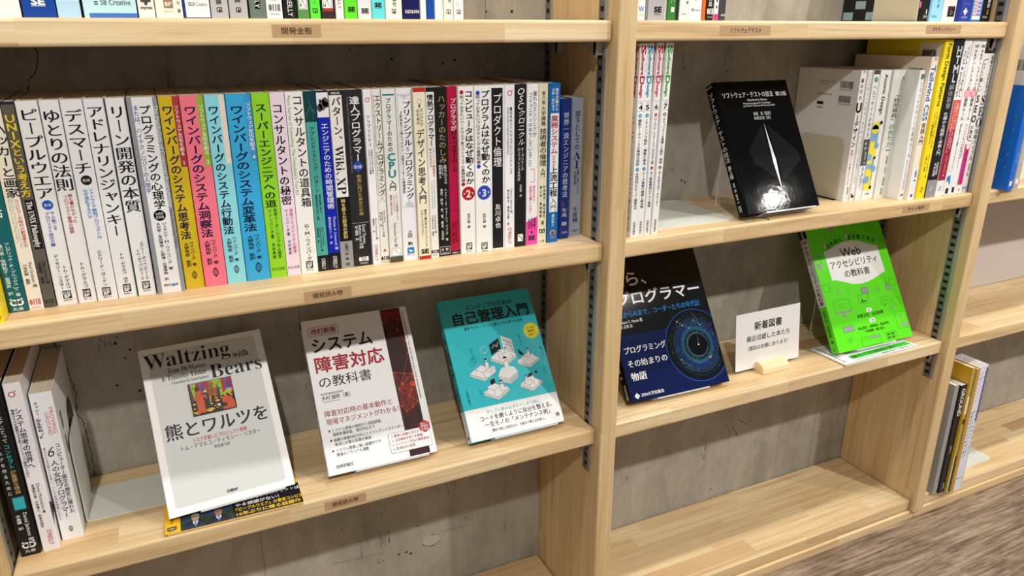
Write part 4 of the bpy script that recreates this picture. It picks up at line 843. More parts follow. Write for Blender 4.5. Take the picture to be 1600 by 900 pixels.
TS = [
 (.5815, .6052, .030, (24, 22, 24), 'black book with grey-blue checks on its side, behind the beige bookend', patbook),
 (.6060, .6364, .030, (150, 208, 236), 'light blue book on the top right shelf', lambda b: (b.box(.0, 0, .12, 209, (110, 170, 220)), b.v('ハッキング・ラボ', .6, 130, 190, .16, (30, 60, 110)), b.h('翔泳社', .45, 203, .4, .13, (30, 70, 130)))),
 (.6372, .6690, .030, (226, 224, 224), 'white book with a black square near its foot, top right shelf', lambda b: (b.box(.38, 186, .92, 202, (22, 20, 24)), b.h('SECURITY', .65, 190, .4, .1, (180, 60, 80)), b.mb.ring(b.S, b.x(.65), b.y(195.5), .003, .0005, (200, 200, 200), 2))),
 (.6700, .7056, .030, (40, 62, 160), 'deep blue book with a white cross mark', lambda b: (b.box(0, 0, .28, 209, (28, 44, 132)), b.h('+', .62, 200, .28, .5, (236, 238, 246), .08), b.h('impress', .62, 203.5, .36, .12, (220, 224, 240)), b.box(.4, 182, .9, 182.6, (100, 130, 210)))),
 (.7072, .7340, .030, (42, 112, 178), 'blue book with a pale coral picture strip', lambda b: (b.box(.12, 175, .88, 206, (196, 200, 226)), [b.box(.14, 178+5*k, .42, 180+5*k, (226, 130, 130), 2) for k in range(5)], [b.box(.5, 179+6*k, .84, 182+6*k, (110, 140, 206), 2) for k in range(4)], b.box(.12, 201, .88, 206, (240, 240, 244), 2))),
 (.7348, .7572, .030, (26, 24, 24), 'black book with yellow print, last on the top right shelf', lambda b: (b.v('解析', .6, 172, 188, .3, WHITE, .02), b.v('実践', .6, 190, 198, .2, (220, 190, 60)), b.h('翔泳社', .4, 203.5, .5, .18, (220, 220, 220)))),
]
for x0, x1, y, col, lab, fn in TS:
    b = top(x0, x1, y, col); fn(b); done(b, lab, TOPS)

# ------------------------------------------------------------------ left bay, display shelf: three standing books
LOWL = 'books standing at the left of the display shelf'
b = spine(-.7300, -.7108, .0330, L3, .2090, (22, 22, 23), (600, 866)); b.v('なぜソフトウェアにとって', .64, 602, 684, .24, (215, 215, 210)); b.v('コンセプト', .64, 686, 725, .26, (60, 190, 190)); b.v('が重要な理由', .64, 726, 764, .26, (190, 160, 110)); b.v('よいソフトウェアを作るために', .26, 640, 766, .20, (215, 215, 210)); b.mb.frame(b.S, b.x(.25), b.y(791), b.x(.88), b.y(768), .0006, (60, 62, 64), 2); b.box(.28, 769.5, .84, 789, (52, 176, 186))
b.side('Daniel Jackson 著', .70, 795, 842, .24, (235, 235, 235)); b.v('中島震　訳', .34, 797, 822, .22, (235, 235, 235)); b.owl(.52, 842, 860, (238, 238, 238))
done(b, 'black spine with a turquoise square and white owl mark, at the left edge', LOWL)
b = spine(-.7092, -.6920, .0334, L3, .2100, (238, 235, 238), (600, 861), gap=.0012); b.ringmark(.40, 616, .20, (176, 24, 64)); b.v('システム思考の世界へ', .52, 636, 728, .40, (30, 26, 74), .014, 'g', 3); b.v('複雑なものを複雑なまま扱うソフトウェア開発のために', .22, 637, 740, .18, (60, 56, 90)); b.side('Diana Montalion', .62, 752, 793, .22); b.v('著', .62, 794, 800, .18); b.v('宮澤明日香、中西健人、和智右桂訳', .32, 752, 822, .17); b.orly(.62, 827, 852, .34, (186, 34, 60)); b.mb.poly(b.F, [(.001, .030), (.001, .062), (.012, .055), (.020, .044)], (58, 58, 62), 1)
done(b, 'white spine with a red ring, between the black book and the thick white one', LOWL)
b = spine(-.6908, -.6690, .0470, L3, .1880, (236, 237, 240), (614, 840)); b.v('キャシー・クレイマン', .22, 626, 676, .17); b.v('羽田昭裕　訳', .14, 650, 680, .13); b.side('PROVING', .80, 637, 675, .20, (214, 110, 136)); b.side('GROUND', .58, 643, 677, .20, (214, 110, 136)); b.v('コンピューター誕生の歴史に隠れた', .74, 690, 800, .21, (34, 32, 40)); b.v('6', .40, 687, 715, .50, (34, 32, 40), -.012, 'ital', 3); b.v('人の女性プログラマー', .44, 714, 806, .32, (34, 32, 40), .004); b.v('彼女たちは当時なにを思い、どんな未来を想像したのか', .14, 693, 808, .12, (140, 138, 150)); b.emblem(.50, 824, .10)
b.mb.barcode(b.F, .018, .130, .011, .022, (70, 68, 66)); b.mb.barcode(b.F, .018, .100, .011, .022, (70, 68, 66), seed=5); b.mb.disc(b.F, .085, .105, .026, (34, 28, 28), 1, 24, .034)
done(b, 'thick white book with rose pink capitals, against the pale bookend', LOWL)

# ------------------------------------------------------------------ far right bay
b = Book(.0125, .176, .245, (24, 104, 208), gloss=.35); b.ruler(0, 100); b.mb.rect(b.B, 0, .182, b.DP, .245, (214, 214, 216), 1); b.mb.barcode(b.B, b.DP-.045, .206, .036, .018, lv=2, seed=8); b.box(0, 0, 1, 26, (214, 214, 216)); b.side('BASIC SERIES', .6, 72, 80, .14, (200, 215, 240)); b.box(.2, 93, .7, 96.5, (225, 232, 244)); b.mb.vtext(b.B, '技術と設計', b.DP-.012, .14, .03, .004, (120, 170, 230))
b.finish('book', 'large bright blue volume with a white top and bar code, far right edge', (.8325, -.0143, L2), group='books at the far right edge')
for x0, x1, col, lab in ((.8460, .8560, (122, 108, 78), 'olive brown volume beside the blue one at the far right edge'), (.8570, .8720, (170, 172, 174), 'grey volume at the far right edge')):
    b = spine(x0, x1, -.0090, L2, .232, col, (0, 100), depth=.18); b.box(0, 52, 1, 54, (220, 216, 206)); b.box(.0, 0, 1, 50, (214, 216, 218)); b.side('設計図鑑', .55, 64, 80, .4, (225, 225, 220)); b.box(.25, 92, .75, 96, (235, 235, 235))
    b.finish('book', lab, b.pos, group='books at the far right edge')
GR = 'large magazines leaning together on the far right bottom shelf'
def mag(x0, x1, y, h, col, lab, fn, lean=-.0010, r=.0009, dp=.20):
    b = Book(x1-x0, D-.002-y, h, col, gloss=.35, r=r); b.ruler(0, 100); fn(b)
    b.finish('magazine', lab, (x0, y, L4), lean, group=GR, cat='magazine', pagecol=M_PAGEW)
mag(.8222, .8352, -.0060, .2490, (158, 157, 156), 'thick grey magazine against the right upright', lambda b: b.side('LIXIL', .62, 91, 97, .36, (225, 225, 225)))
mag(.8356, .8530, -.0095, .2480, (26, 25, 25), 'black magazine with white capitals down its spine', lambda b: (b.side('GROUND', .56, 3, 28, .66, (226, 226, 226), .03), b.side('2021', .5, 55, 62, .34, (205, 205, 205)), b.side('LIXIL', .62, 91, 97, .34, (225, 225, 225))))
mag(.8534, .8625, -.0140, .2840, (206, 164, 40), 'yellow ochre magazine with a pale green spine edge', lambda b: (b.box(.0, 40, .55, 70, (196, 160, 40), 1), b.box(.55, 0, 1, 100, (130, 164, 138), 1), b.box(.05, 70, .95, 100, (186, 192, 184), 1), b.box(.1, 22, .9, 36, (222, 220, 206), 2), b.mb.disc(b.S, b.x(.6), b.y(42), .004, (60, 60, 50), 2, 12, .007)))
mag(.8629, .8705, -.0165, .2815, (196, 142, 32), 'dark yellow magazine right of the pale green edge', lambda b: b.side('建築', .5, 80, 90, .4, (230, 200, 120)))
for i, (x0, x1, y, col) in enumerate(((.8709, .8785, -.0180, (226, 226, 232)), (.8789, .8850, -.0175, (222, 223, 230)), (.8854, .8910, -.0170, (228, 228, 234)), (.8914, .8965, -.0165, (214, 214, 226)))):
    def fn(b, i=i):
        b.v('デザインノート', .5, 4, 28, .55, (50, 50, 56)); b.v(('建築設計のための素材と構法', '暮らしの空間を考える特集号', 'かたちと構造のレイアウト', 'これからの街の風景')[i], .5, 34, 72, .5, (70, 70, 76)); b.h('IK', .5, 90, .6, .6, (60, 60, 64))
        if i == 3: b.box(0, 2, 1, 44, (92, 84, 150), 1); b.mb.rect(b.F, 0, 0, b.DP, b.H, (226, 226, 232))
    mag(x0, x1, y, (.2835, .2850, .2860, .2855)[i], col, ('first white magazine right of the dark yellow one', 'second white magazine right of the dark yellow one', 'third white magazine right of the dark yellow one', 'white magazine with a violet upper spine, last of its group')[i], fn)
pm = MB(); pm.box((X2+PW+.003, D-.0042, L3+.0008), (X3-.01, D-.0012, L2-TH-.0012), ink((196, 188, 184), 0.3)); tag(pm.build('wall_sheet'), 'smooth grey plastic sheet against the wall behind the empty far right shelf', 'plastic sheet')

# ------------------------------------------------------------------ bookends
def bookend(label, x, y0, y1, z, hgt, base, side, mat, under=False):
    """upright plate at x between y0 and y1; thin base running 'base' to the given side"""
    t = thing('bookend', label, 'bookend', (x, (y0+y1)/2, z), 'painted steel bookends')
    w = (y1-y0)/2; r = .014; p = []
    for cy, a in ((w-r, 0), (-w+r, 90)): p += [(cy+r*math.cos(math.radians(a+k)), hgt-r+r*math.sin(math.radians(a+k))) for k in (0, 22, 45, 68, 90)]
    p += [(-w, .0012), (w, .0012)]
    m = MB(); m.prism(p, 0, -.0007, .0007, mat); m.build('plate', t)
    q = []; b = base*side; r = .012
    if side > 0:
        q = [(0, -w)]+[(b-r+r*math.cos(math.radians(k)), -w+r+r*math.sin(math.radians(k))) for k in (270, 300, 330, 360)]+[(b-r+r*math.cos(math.radians(k)), w-r+r*math.sin(math.radians(k))) for k in (0, 30, 60, 90)]+[(0, w)]
    else:
        q = [(0, w)]+[(b+r+r*math.cos(math.radians(k)), w-r+r*math.sin(math.radians(k))) for k in (90, 120, 150, 180)]+[(b+r+r*math.cos(math.radians(k)), -w+r+r*math.sin(math.radians(k))) for k in (180, 210, 240, 270)]+[(0, -w)]
    m = MB(); m.prism(q, 2, .0001, .0014 if not under else .0004, mat); m.build('base_plate', t)
    return t
bookend('pale grey bookend beside the thick white book, its wide base running under the display shelf', -.6668, .0725, .1470, L3, .112, .120, 1, M_ENAMEL)
bookend('white bookend base right of the four magazines', .1055, .0290, .1790, L2, .12, .148, 1, M_ENAMEL)
bookend('pale olive bookend against the white book with bar codes', .4985, .0620, .1600, L2, .103, .006, 1, M_ENAMELB, True)
bookend('beige bookend on the top right shelf in front of the checked black book', .5795, .0300, .1130, L1, .12, .006, 1, M_ENAMELB, True)
bookend('small white bookend base right of the white magazines on the bottom shelf', .8990, .0280, .1300, L4, .05, .168, 1, M_ENAMEL)
# ------------------------------------------------------------------ display books on clear stands
def display(name, label, x, y, z, yaw, tilt, T, w, h, col, paint, gloss=.22, hard=False, side=None, group='books on display stands', r=.0012, pagecol=None):
    rt = Vector((math.cos(yaw), math.sin(yaw), 0)); d = Vector((-math.sin(yaw), math.cos(yaw), 0)); u = math.cos(tilt)*Vector((0, 0, 1))+math.sin(tilt)*d; n = rt.cross(u)
    P = Vector((x, y, z))-n*T
    m = Matrix(((n.x, rt.x, u.x, P.x), (n.y, rt.y, u.y, P.y), (n.z, rt.z, u.z, P.z), (0, 0, 0, 1)))
    b = Book(T, w, h, col, hard, gloss, r=r, side=side); b.ruler(0, 100); paint(b)
    b.finish(name, label, None, mat=m, group=group, pagecol=pagecol or M_PAGEW)
    return b
def stand(label, x, y, z, yaw, tilt, T, top, zs, u0=.035, u1=.135):
    """clear easel: ledge under the book, sheet up its back, prop dropping from the fold to the shelf"""
    t = thing('book_stand', label, 'book stand', mat=Matrix.Translation((x, y, z)) @ Matrix.Rotation(yaw, 4, 'Z'), group='clear acrylic book stands')
    s, c = math.sin(tilt), math.cos(tilt); k = .0022
    pt = lambda f, g: (s*g+c*f, c*g-s*f)           # f back from the cover, g up the cover -> (y, z)
    def slab(name, a, b, nx, ny):
        (ay, az), (by, bz) = a, b
        P = [(u, yy, zz) for u in (u0, u1) for yy, zz in ((ay, az), (by, bz), (by+nx, bz+ny), (ay+nx, az+ny))]
        m = MB(); m.add(P, [(0, 1, 5, 4), (3, 7, 6, 2)], M_ACR); m.add(P, [(0, 3, 2, 1), (4, 5, 6, 7), (1, 2, 6, 5), (0, 4, 7, 3)], M_ACRE)
        return m.build(name, t)
    g0 = -.0004
    slab('ledge', pt(-.004, g0), pt(T+.0006, g0), -s*k, -c*k)
    slab('back_plate', pt(T+.0006, g0-k), pt(T+.0006, top), c*k, -s*k)
    f = pt(T+.0006+k, top); L = f[1]-(zs-z)
    slab('prop', f, (f[0]+.006, zs-z+.0003), k, .0002)
    return t

def waltz(b):
    m, F = b.mb, b.F; K = (16, 16, 20); mm = .001
    m.rrect(F, .009, .009, .1385, .2035, .004, (206, 208, 206), 1)
    m.text(F, 'Waltzing', .0045, .1835, .027, K, .101, 'l', -.008, 'serif', 0, 4, 4); m.text(F, 'with', .108, .178, .013, K, .019, 'l', -.022, 'serif', 0, 4, 3); m.text(F, 'Bears', .0772, .1570, .026, K, .0635, 'l', -.008, 'serif', 0, 4, 4)
    m.text(F, 'Tom DeMarco', .0288, .1738, .0095, K, .0444, 'l', -.024, 'serif', 0, 4); m.text(F, '& Timothy Lister', .0206, .1650, .0095, K, .0522, 'l', -.024, 'serif', 0, 4); m.text(F, 'Translated by Yumi Izuhara', .0312, .1592, .0052, K, .0430, 'l', -.024, 'serif', 0, 4)
    # picture: dancers on a chequered floor between curtains
    x0, y0, x1, y1 = .0478, .1131, .0996, .1547; m.rect(F, x0, y0, x1, y1, (20, 18, 18), 2)
    X = lambda a: x0+(x1-x0)*a; Y = lambda a: y0+(y1-y0)*a
    pp = lambda pts, c, l: m.poly(F, [(X(p), Y(q)) for p, q in pts], c, l)
    RD, GRN, BLU, YEL, O, DKR = (168, 40, 52), (146, 190, 44), (72, 84, 160), (228, 170, 44), (202, 84, 38), (74, 26, 34)
    pp([(.01, .48), (.99, .48), (.99, .99), (.01, .99)], GRN, 3)
    pp([(.01, .30), (.10, .40), (.05, .99), (.01, .99)], DKR, 4); pp([(.04, .42), (.08, .42), (.055, .98), (.035, .98)], (120, 50, 70), 5)
    pp([(.17, .60), (.25, .70), (.28, .99), (.17, .99)], RD, 4); pp([(.25, .72), (.37, .72), (.33, .99), (.29, .99)], BLU, 4); pp([(.36, .56), (.45, .50), (.46, .99), (.335, .99)], RD, 5)
    for k in range(4): pp([(.455+.02*k, .48), (.47+.02*k, .48), (.468+.02*k, .98), (.458+.02*k, .98)], (RD, DKR, (60, 80, 30), RD)[k], 5)
    pp([(.76, .52), (.86, .66), (.85, .99), (.75, .99)], RD, 4); pp([(.84, .62), (.96, .62), (.90, .99), (.86, .99)], BLU, 5); pp([(.85, .55), (.97, .55), (.97, .64), (.85, .64)], YEL, 6); pp([(.85, .60), (.97, .60), (.97, .66), (.85, .66)], (150, 170, 176), 7); pp([(.96, .48), (.99, .48), (.99, .99), (.90, .99)], RD, 5)
    for k in (.875, .90, .925): m.line(F, [(X(k), Y(.66)), (X(k), Y(.88))], .0002, (40, 44, 90), 8)
    for u, v in ((.10, .86), (.70, .90), (.72, .70), (.66, .84)): m.disc(F, X(u), Y(v), .0007, (60, 50, 30), 5, 10, .0012)
    pp([(.01, .01), (.99, .01), (.99, .52), (.70, .50), (.44, .53), (.10, .46), (.01, .42)], (20, 18, 18), 8)
    for u, v, s_ in ((.13, .09, .105), (.40, .115, .12), (.07, .36, .05), (.06, .22, .04), (.44, .28, .058), (.43, .37, .052), (.44, .44, .048), (.45, .50, .04), (.60, .34, .068), (.58, .42, .05), (.70, .48, .04), (.70, .41, .035), (.78, .49, .05), (.80, .43, .05), (.90, .49, .045), (.93, .44, .045), (.92, .37, .035), (.58, .14, .05), (.52, .20, .03), (.03, .12, .03)):
        pp([(u-s_, v), (u, v-s_*.62), (u+s_, v+s_*.05), (u, v+s_*.62)], YEL, 9)
    def furry(pts, c, seed, l):
        pp(pts, (44, 24, 18), l); cx = sum(q[0] for q in pts)/len(pts); cy = sum(q[1] for q in pts)/len(pts)
        pp([(cx+(p-cx)*.94, cy+(q-cy)*.965) for p, q in pts], c, l+1); rnd = random.Random(seed)
        for k in range(24):
            i = rnd.randrange(len(pts)); t_ = rnd.uniform(.1, .8); m.disc(F, X(cx+(pts[i][0]-cx)*t_), Y(cy+(pts[i][1]-cy)*t_), .00022, (110, 36, 18), l+3, 6)
    pp([(.335, .14), (.43, .16), (.425, .56), (.36, .66), (.31, .58)], (44, 44, 46), 10); m.disc(F, X(.365), Y(.70), .0016, (214, 196, 180), 12, 12); pp([(.33, .72), (.40, .72), (.41, .79), (.34, .80)], (120, 100, 80), 11); m.disc(F, X(.335), Y(.565), .0010, (226, 226, 222), 12, 10)
    furry([(.11, .05), (.18, .04), (.205, .10), (.235, .04), (.31, .05), (.30, .20), (.315, .38), (.29, .50), (.32, .70), (.28, .76), (.20, .77), (.14, .70), (.115, .50), (.125, .25)], O, 1, 13); furry([(.22, .58), (.36, .46), (.40, .50), (.36, .54), (.26, .66)], O, 2, 17)
    m.disc(F, X(.185), Y(.81), .0026, (70, 36, 22), 12, 14, .0032); pp([(.27, .66), (.34, .66), (.33, .58), (.29, .58)], (96, 52, 26), 21)
    furry([(.545, .42), (.60, .42), (.61, .62), (.58, .70), (.56, .84), (.515, .84), (.51, .68), (.535, .60)], (196, 70, 40), 3, 11); furry([(.53, .66), (.66, .70), (.655, .75), (.54, .74)], (196, 70, 40), 4, 15); m.disc(F, X(.545), Y(.90), .0022, (196, 80, 40), 14, 14); pp([(.62, .42), (.69, .44), (.69, .74), (.645, .80), (.615, .68)], (58, 58, 60), 12); m.disc(F, X(.655), Y(.83), .0014, (150, 120, 70), 13, 10)
    furry([(.69, .02), (.99, .02), (.99, .24), (.93, .36), (.84, .43), (.74, .43), (.69, .36), (.70, .24), (.76, .20), (.70, .12)], O, 5, 12); pp([(.70, .13), (.78, .10), (.80, .20), (.73, .24)], (48, 30, 24), 17)
    pp([(.60, .06), (.70, .03), (.71, .14), (.62, .22), (.55, .20)], (60, 58, 58), 12); m.disc(F, X(.615), Y(.20), .0018, (230, 206, 200), 14, 12); m.disc(F, X(.57), Y(.23), .0014, (110, 96, 84), 13, 10); m.frame(F, x0, y0, x1, y1, .0004, (20, 16, 16), 24)
    m.text(F, '熊とワルツを', .0132, .0915, .0215, K, .121, 'l', .018, 'min', 0, 4, 4)
    m.text(F, 'リスクを愉しむプロジェクト管理', .0420, .0822, .0058, (184, 30, 60), .0636, 'l', .010, 'g', 0, 4); m.text(F, 'トム・デマルコ／ティモシー・リスター', .0272, .0750, .0070, K, .0940, 'l', 0, 'g', 0, 4); m.text(F, '伊豆原弓訳', .0640, .0690, .0048, K, .0190, 'l', 0, 'g', 0, 4); m.text(F, '日経BP', .0680, .0122, .0042, K, .0130, 'l', .03, 'g', 0, 4)
    b.side('Waltzing with Bears', .5, 4, 34, .4, K, -.02, 'serif'); b.v('熊とワルツを', .5, 38, 66, .5, K, .01, 'min'); b.v('トム・デマルコ／ティモシー・リスター', .5, 68, 90, .3, K)
WZ = (-.5770, .0194, .4090, .0698, .6510)
display('book', 'white display book with a grey panel and a small picture of dancing bears', *WZ, .0150, .148, .210, (238, 238, 236), waltz, .45)
stand('clear stand behind the white book with the bears picture', *WZ, .0150, .165, L3)

def system(b):
    m, F = b.mb, b.F; R = (158, 28, 44); K = (20, 19, 22)
    m.rect(F, .1098, .001, .1382, .2096, (46, 18, 24), 1)
    m.poly(F, [(.1098, .2096), (.1382, .2096), (.1382, .186), (.122, .196), (.1098, .184)], (104, 14, 28), 2)
    m.poly(F, [(.1098, .05), (.1382, .07), (.1382, .118), (.126, .108), (.1098, .12)], (72, 22, 24), 2)
    nodes = [(.113, .198), (.124, .205), (.135, .203), (.117, .172), (.129, .176), (.137, .160), (.1115, .118), (.125, .114), (.137, .112), (.120, .100), (.131, .090), (.114, .094), (.126, .081), (.137, .095), (.1125, .070), (.128, .066), (.136, .072), (.118, .062), (.113, .205), (.137, .142)]
    for i, p in enumerate(nodes):
        for j, q in enumerate(nodes):
            if j > i and math.hypot(p[0]-q[0], p[1]-q[1]) < .034: m.line(F, [p, q], .00032, (206, 70, 46) if p[1] < .15 else (168, 44, 44), 3)
    for p in nodes[3:]: m.disc(F, p[0], p[1], .0008, (244, 130, 70), 4, 8)
    m.disc(F, .1340, .098, .0036, (214, 74, 32), 3, 16); m.disc(F, .1205, .101, .0020, (206, 60, 34), 3, 12)
    for k in range(5): m.line(F, [(.118+.003*k, .062), (.121+.0015*k, .001+.008*(k % 2))], .0002, (150, 40, 40), 3)
    m.frame(F, .0077, .1870, .0482, .1994, .0005, (120, 30, 40), 3); m.text(F, '改訂新版', .0110, .1900, .0085, R, .0340, 'l', .022, 'g', 0, 4, 3)
    m.text(F, 'システム', .0095, .1650, .0225, K, .0820, 'l', .022, 'g', 0, 4, 4); m.text(F, '障害対応', .0085, .1374, .0235, R, .0942, 'l', .022, 'g', 0, 4, 4); m.text(F, 'の教科書', .0098, .1160, .0165, K, .0706, 'l', .002, 'g', 0, 4, 4)
    m.text(F, '株式会社野村総合研究所', .0090, .1052, .0032, K, .0300, 'l', 0, 'g', 0, 4); m.text(F, '木村 誠明［著］', .0090, .0984, .0066, K, .0380, 'l', .004, 'g', 0, 4, 3); m.text(F, 'Tomoaki Kimura', .0100, .0950, .0028, (90, 90, 90), .0220, 'l', 0, 'g', 0, 4)
    m.text(F, '障害対応時の基本動作と', .0092, .0762, .0090, R, .0915, 'l', .002, 'g', 0, 4, 3); m.text(F, '現場マネジメントがわかる！', .0096, .0652, .0090, R, .0985, 'l', .002, 'g', 0, 4, 3)
    for k, (t, u, v, L) in enumerate((('システム障害の検知から原因調査、', .0145, .0548, .0675), ('業務影響調査、復旧対応まで', .0148, .0492, .0560), ('組織の障害対応力向上とインシデントコマンダー', .0146, .0420, .0938), ('育成に必要な知識を解説', .0150, .0362, .0486), ('システム障害に強い組織作りや', .0152, .0284, .0600), ('教育のノウハウも満載', .0152, .0226, .0424))):
        m.text(F, t, u, v, .0050, K, L, 'l', .002, 'g', 0, 4)
        if k % 2 == 0: m.disc(F, .0112, v+.002, .0014, (120, 34, 60), 4, 12)
    m.text(F, '技術評論社', .0115, .0076, .0052, K, .0224, 'l', .006, 'g', 0, 4)
    m.rect(F, .0858, .0100, .1436, .0368, WHITE, 5); m.frame(F, .0858, .0100, .1436, .0368, .0003, (90, 60, 66), 6)
    for k, (t, L) in enumerate((('教育と訓練の手引き', .035), ('人的事故を防ぐ手順書', .039), ('エンドユーザ向け情報発信', .047), ('生成AIの活用', .026))): m.text(F, t, .0935, .0306-.0056*k, .0044, R, L, 'l', .006, 'g', 0, 7); m.poly(F, [(.0902, .0306-.0056*k), (.0918, .0316-.0056*k), (.0902, .0326-.0056*k)], (60, 40, 50), 7)
    m.poly(F, [(.1376+.0086*math.cos(math.radians(30+60*i)), .0372+.0086*math.sin(math.radians(30+60*i))) for i in range(6)], (176, 30, 42), 8)
    for k, t in enumerate(('役立つ', '新情報', 'を追加')): m.text(F, t, .1376, .0396-.0038*k, .0034, WHITE, .0102, 'c', .01, 'g', 0, 9)
    m.text(F, 'A GUIDEBOOK TO SYSTEM FAILURE RESPONSE', .1404, .2020, .0030, (60, 60, 64), .1260, 'l', .01, 'g', -90, 4)
    b.box(0, 0, 1, 5, (84, 18, 28)); b.v('システム障害対応の教科書', .5, 8, 62, .5, K, .01); b.v('木村誠明', .5, 68, 80, .36, K); b.v('技術評論社', .5, 88, 97, .3, K)
SY = (-.3871, .0278, .4090, -.0128, .6250)
display('book', 'white display book with black and red lettering and a dark red network stripe', *SY, .0150, .148, .210, (236, 236, 238), system, .36)
stand('clear stand behind the white and red book', *SY, .0150, .165, L3)

def turq(b):
    m, F = b.mb, b.F; K = (18, 22, 26); Wt = (238, 238, 238); G = (120, 130, 134)
    m.rect(F, .0008, .0004, .1479, .0452, (240, 240, 240), 1); b.box(0, 78.5, 1, 100, (240, 240, 240))
    m.text(F, 'エンジニアのための', .0405, .1906, .0088, K, .0745, 'l', .008, 'g', 0, 4, 3); m.text(F, '自己管理入門', .0168, .1706, .0205, K, .1222, 'l', .018, 'g', 0, 4, 4); m.text(F, '堅牢でスケーラブルな働き方を伝授する技術', .0305, .1604, .0052, K, .0946, 'l', .008, 'g', 0, 4)
    m.disc(F, .1342, .1432, .0122, (240, 226, 40), 4, 36)
    for k, t in enumerate(('5つの', '要素を', '1冊に！')): m.text(F, t, .1342, .1466-.0056*k, .0044, (60, 56, 20), .0125, 'c', .01, 'g', 0, 5)
    def plat(cx, cy, w, kind):
        h = w*.52; s_ = w*.11
        top = [(cx-w/2, cy), (cx, cy-h/2), (cx+w/2, cy), (cx, cy+h/2)]
        m.poly(F, [(cx-w/2, cy), (cx-w/2, cy-s_), (cx, cy-h/2-s_), (cx+w/2, cy-s_), (cx+w/2, cy)], (206, 212, 212), 2); m.poly(F, top, Wt, 3); m.line(F, top+[top[0]], .0003, G, 4); m.line(F, [(cx-w/2, cy), (cx-w/2, cy-s_), (cx, cy-h/2-s_), (cx+w/2, cy-s_), (cx+w/2, cy)], .0003, G, 4)
        def desk(dx, dy, a):
            x, y = cx+dx, cy+dy; p = [(x-a, y), (x, y-a*.5), (x+a, y), (x, y+a*.5)]
            m.poly(F, p, Wt, 5); m.line(F, p+[p[0]], .00035, (60, 66, 70), 6)
            for q in p[:3]: m.line(F, [q, (q[0], q[1]-a*.62)], .0003, (60, 66, 70), 6)
        def man(dx, dy, a, hair=True):
            x, y = cx+dx, cy+dy
            m.poly(F, [(x-a*.5, y), (x+a*.5, y), (x+a*.42, y+a*1.3), (x, y+a*1.55), (x-a*.42, y+a*1.3)], Wt, 7); m.line(F, [(x-a*.5, y), (x-a*.42, y+a*1.3), (x, y+a*1.55), (x+a*.42, y+a*1.3), (x+a*.5, y)], .0003, (50, 54, 58), 8)
            m.disc(F, x, y+a*1.95, a*.38, Wt, 8, 14); m.ring(F, x, y+a*1.95, a*.38, .0003, (50, 54, 58), 9, 14); m.disc(F, x, y+a*2.15, a*.36, (24, 26, 30), 9, 12, a*.22)
        if kind == 0:
            m.poly(F, [(cx-.018, cy+.004), (cx-.001, cy+.011), (cx-.001, cy+.028), (cx-.018, cy+.020)], (26, 28, 32), 5); m.line(F, [(cx-.015, cy+.014), (cx-.010, cy+.019), (cx-.007, cy+.015), (cx-.003, cy+.022)], .0006, Wt, 6); m.poly(F, [(cx+.003, cy+.010), (cx+.019, cy+.002), (cx+.019, cy+.022), (cx+.003, cy+.031)], Wt, 5)
            for i in range(4):
                for j in range(3): m.rect(F, cx+.0045+.0035*i, cy+.010-.0017*i+.0055*j, cx+.0070+.0035*i, cy+.0135-.0017*i+.0055*j, (176, 182, 184), 6)
            desk(.004, 0, .010); man(-.004, -.002, .006); man(.006, .002, .0045)
        if kind == 1:
            desk(.001, .004, .011); man(.009, .004, .006); m.ring(F, cx+.010, cy+.031, .0055, .0004, Wt, 5, 20); m.line(F, [(cx+.010, cy+.024), (cx+.010, cy+.029)], .0006, Wt, 5); m.poly(F, [(cx+.004, cy-.010), (cx+.020, cy-.004), (cx+.020, cy+.006), (cx+.004, cy)], Wt, 6); m.line(F, [(cx+.004, cy), (cx+.012, cy-.004), (cx+.020, cy+.006)], .0004, G, 9)
            for k in range(3): m.ring(F, cx-.013+.003*k, cy+.014+.003*k, .0045, .0003, (40, 120, 136), 5, 16)
        if kind == 2:
            m.poly(F, [(cx-.009, cy-.002), (cx, cy-.008), (cx+.010, cy-.002), (cx+.010, cy+.008), (cx, cy+.003), (cx-.009, cy+.008)], Wt, 5); m.line(F, [(cx-.009, cy+.008), (cx, cy+.003), (cx+.010, cy+.008)], .0004, (50, 54, 58), 6); man(.003, .005, .005)
            for k in range(2): m.line(F, [(cx-.006, cy+.006+.003*k), (cx-.012, cy+.013+.004*k)], .0018, (24, 26, 30), 7)
        if kind == 3: man(0, .004, .0075)
        if kind == 4:
            desk(-.003, .001, .008); man(.004, .002, .005); man(-.006, .002, .0045); m.poly(F, [(cx-.002, cy+.008), (cx+.005, cy+.010), (cx+.005, cy+.015), (cx-.002, cy+.013)], (26, 28, 32), 10); m.disc(F, cx+.012, cy+.014, .002, (26, 28, 32), 10)
        if kind == 5:
            desk(-.003, .006, .011); m.poly(F, [(cx-.006, cy+.008), (cx+.001, cy+.011), (cx+.001, cy+.018), (cx-.006, cy+.015)], (26, 28, 32), 8); man(.010, -.002, .0065)
            for k in (-.0015, .0015): m.line(F, [(cx+.010+k, cy-.002), (cx+.010+k, cy-.010)], .0016, (206, 212, 212), 6)
    plat(.0800, .1130, .042, 0); plat(.0420, .0960, .040, 1); plat(.1170, .1010, .036, 2)
    m.poly(F, [(.064, .085), (.0805, .078), (.096, .086), (.092, .094), (.080, .098), (.070, .094)], Wt, 5); m.poly(F, [(.064, .085), (.0805, .078), (.0805, .070), (.066, .076)], (206, 212, 212), 4); m.poly(F, [(.0805, .078), (.096, .086), (.094, .077), (.0805, .070)], (190, 198, 200), 4); plat(.0810, .0900, .020, 3)
    plat(.1120, .0660, .036, 4); plat(.0560, .0655, .040, 5)
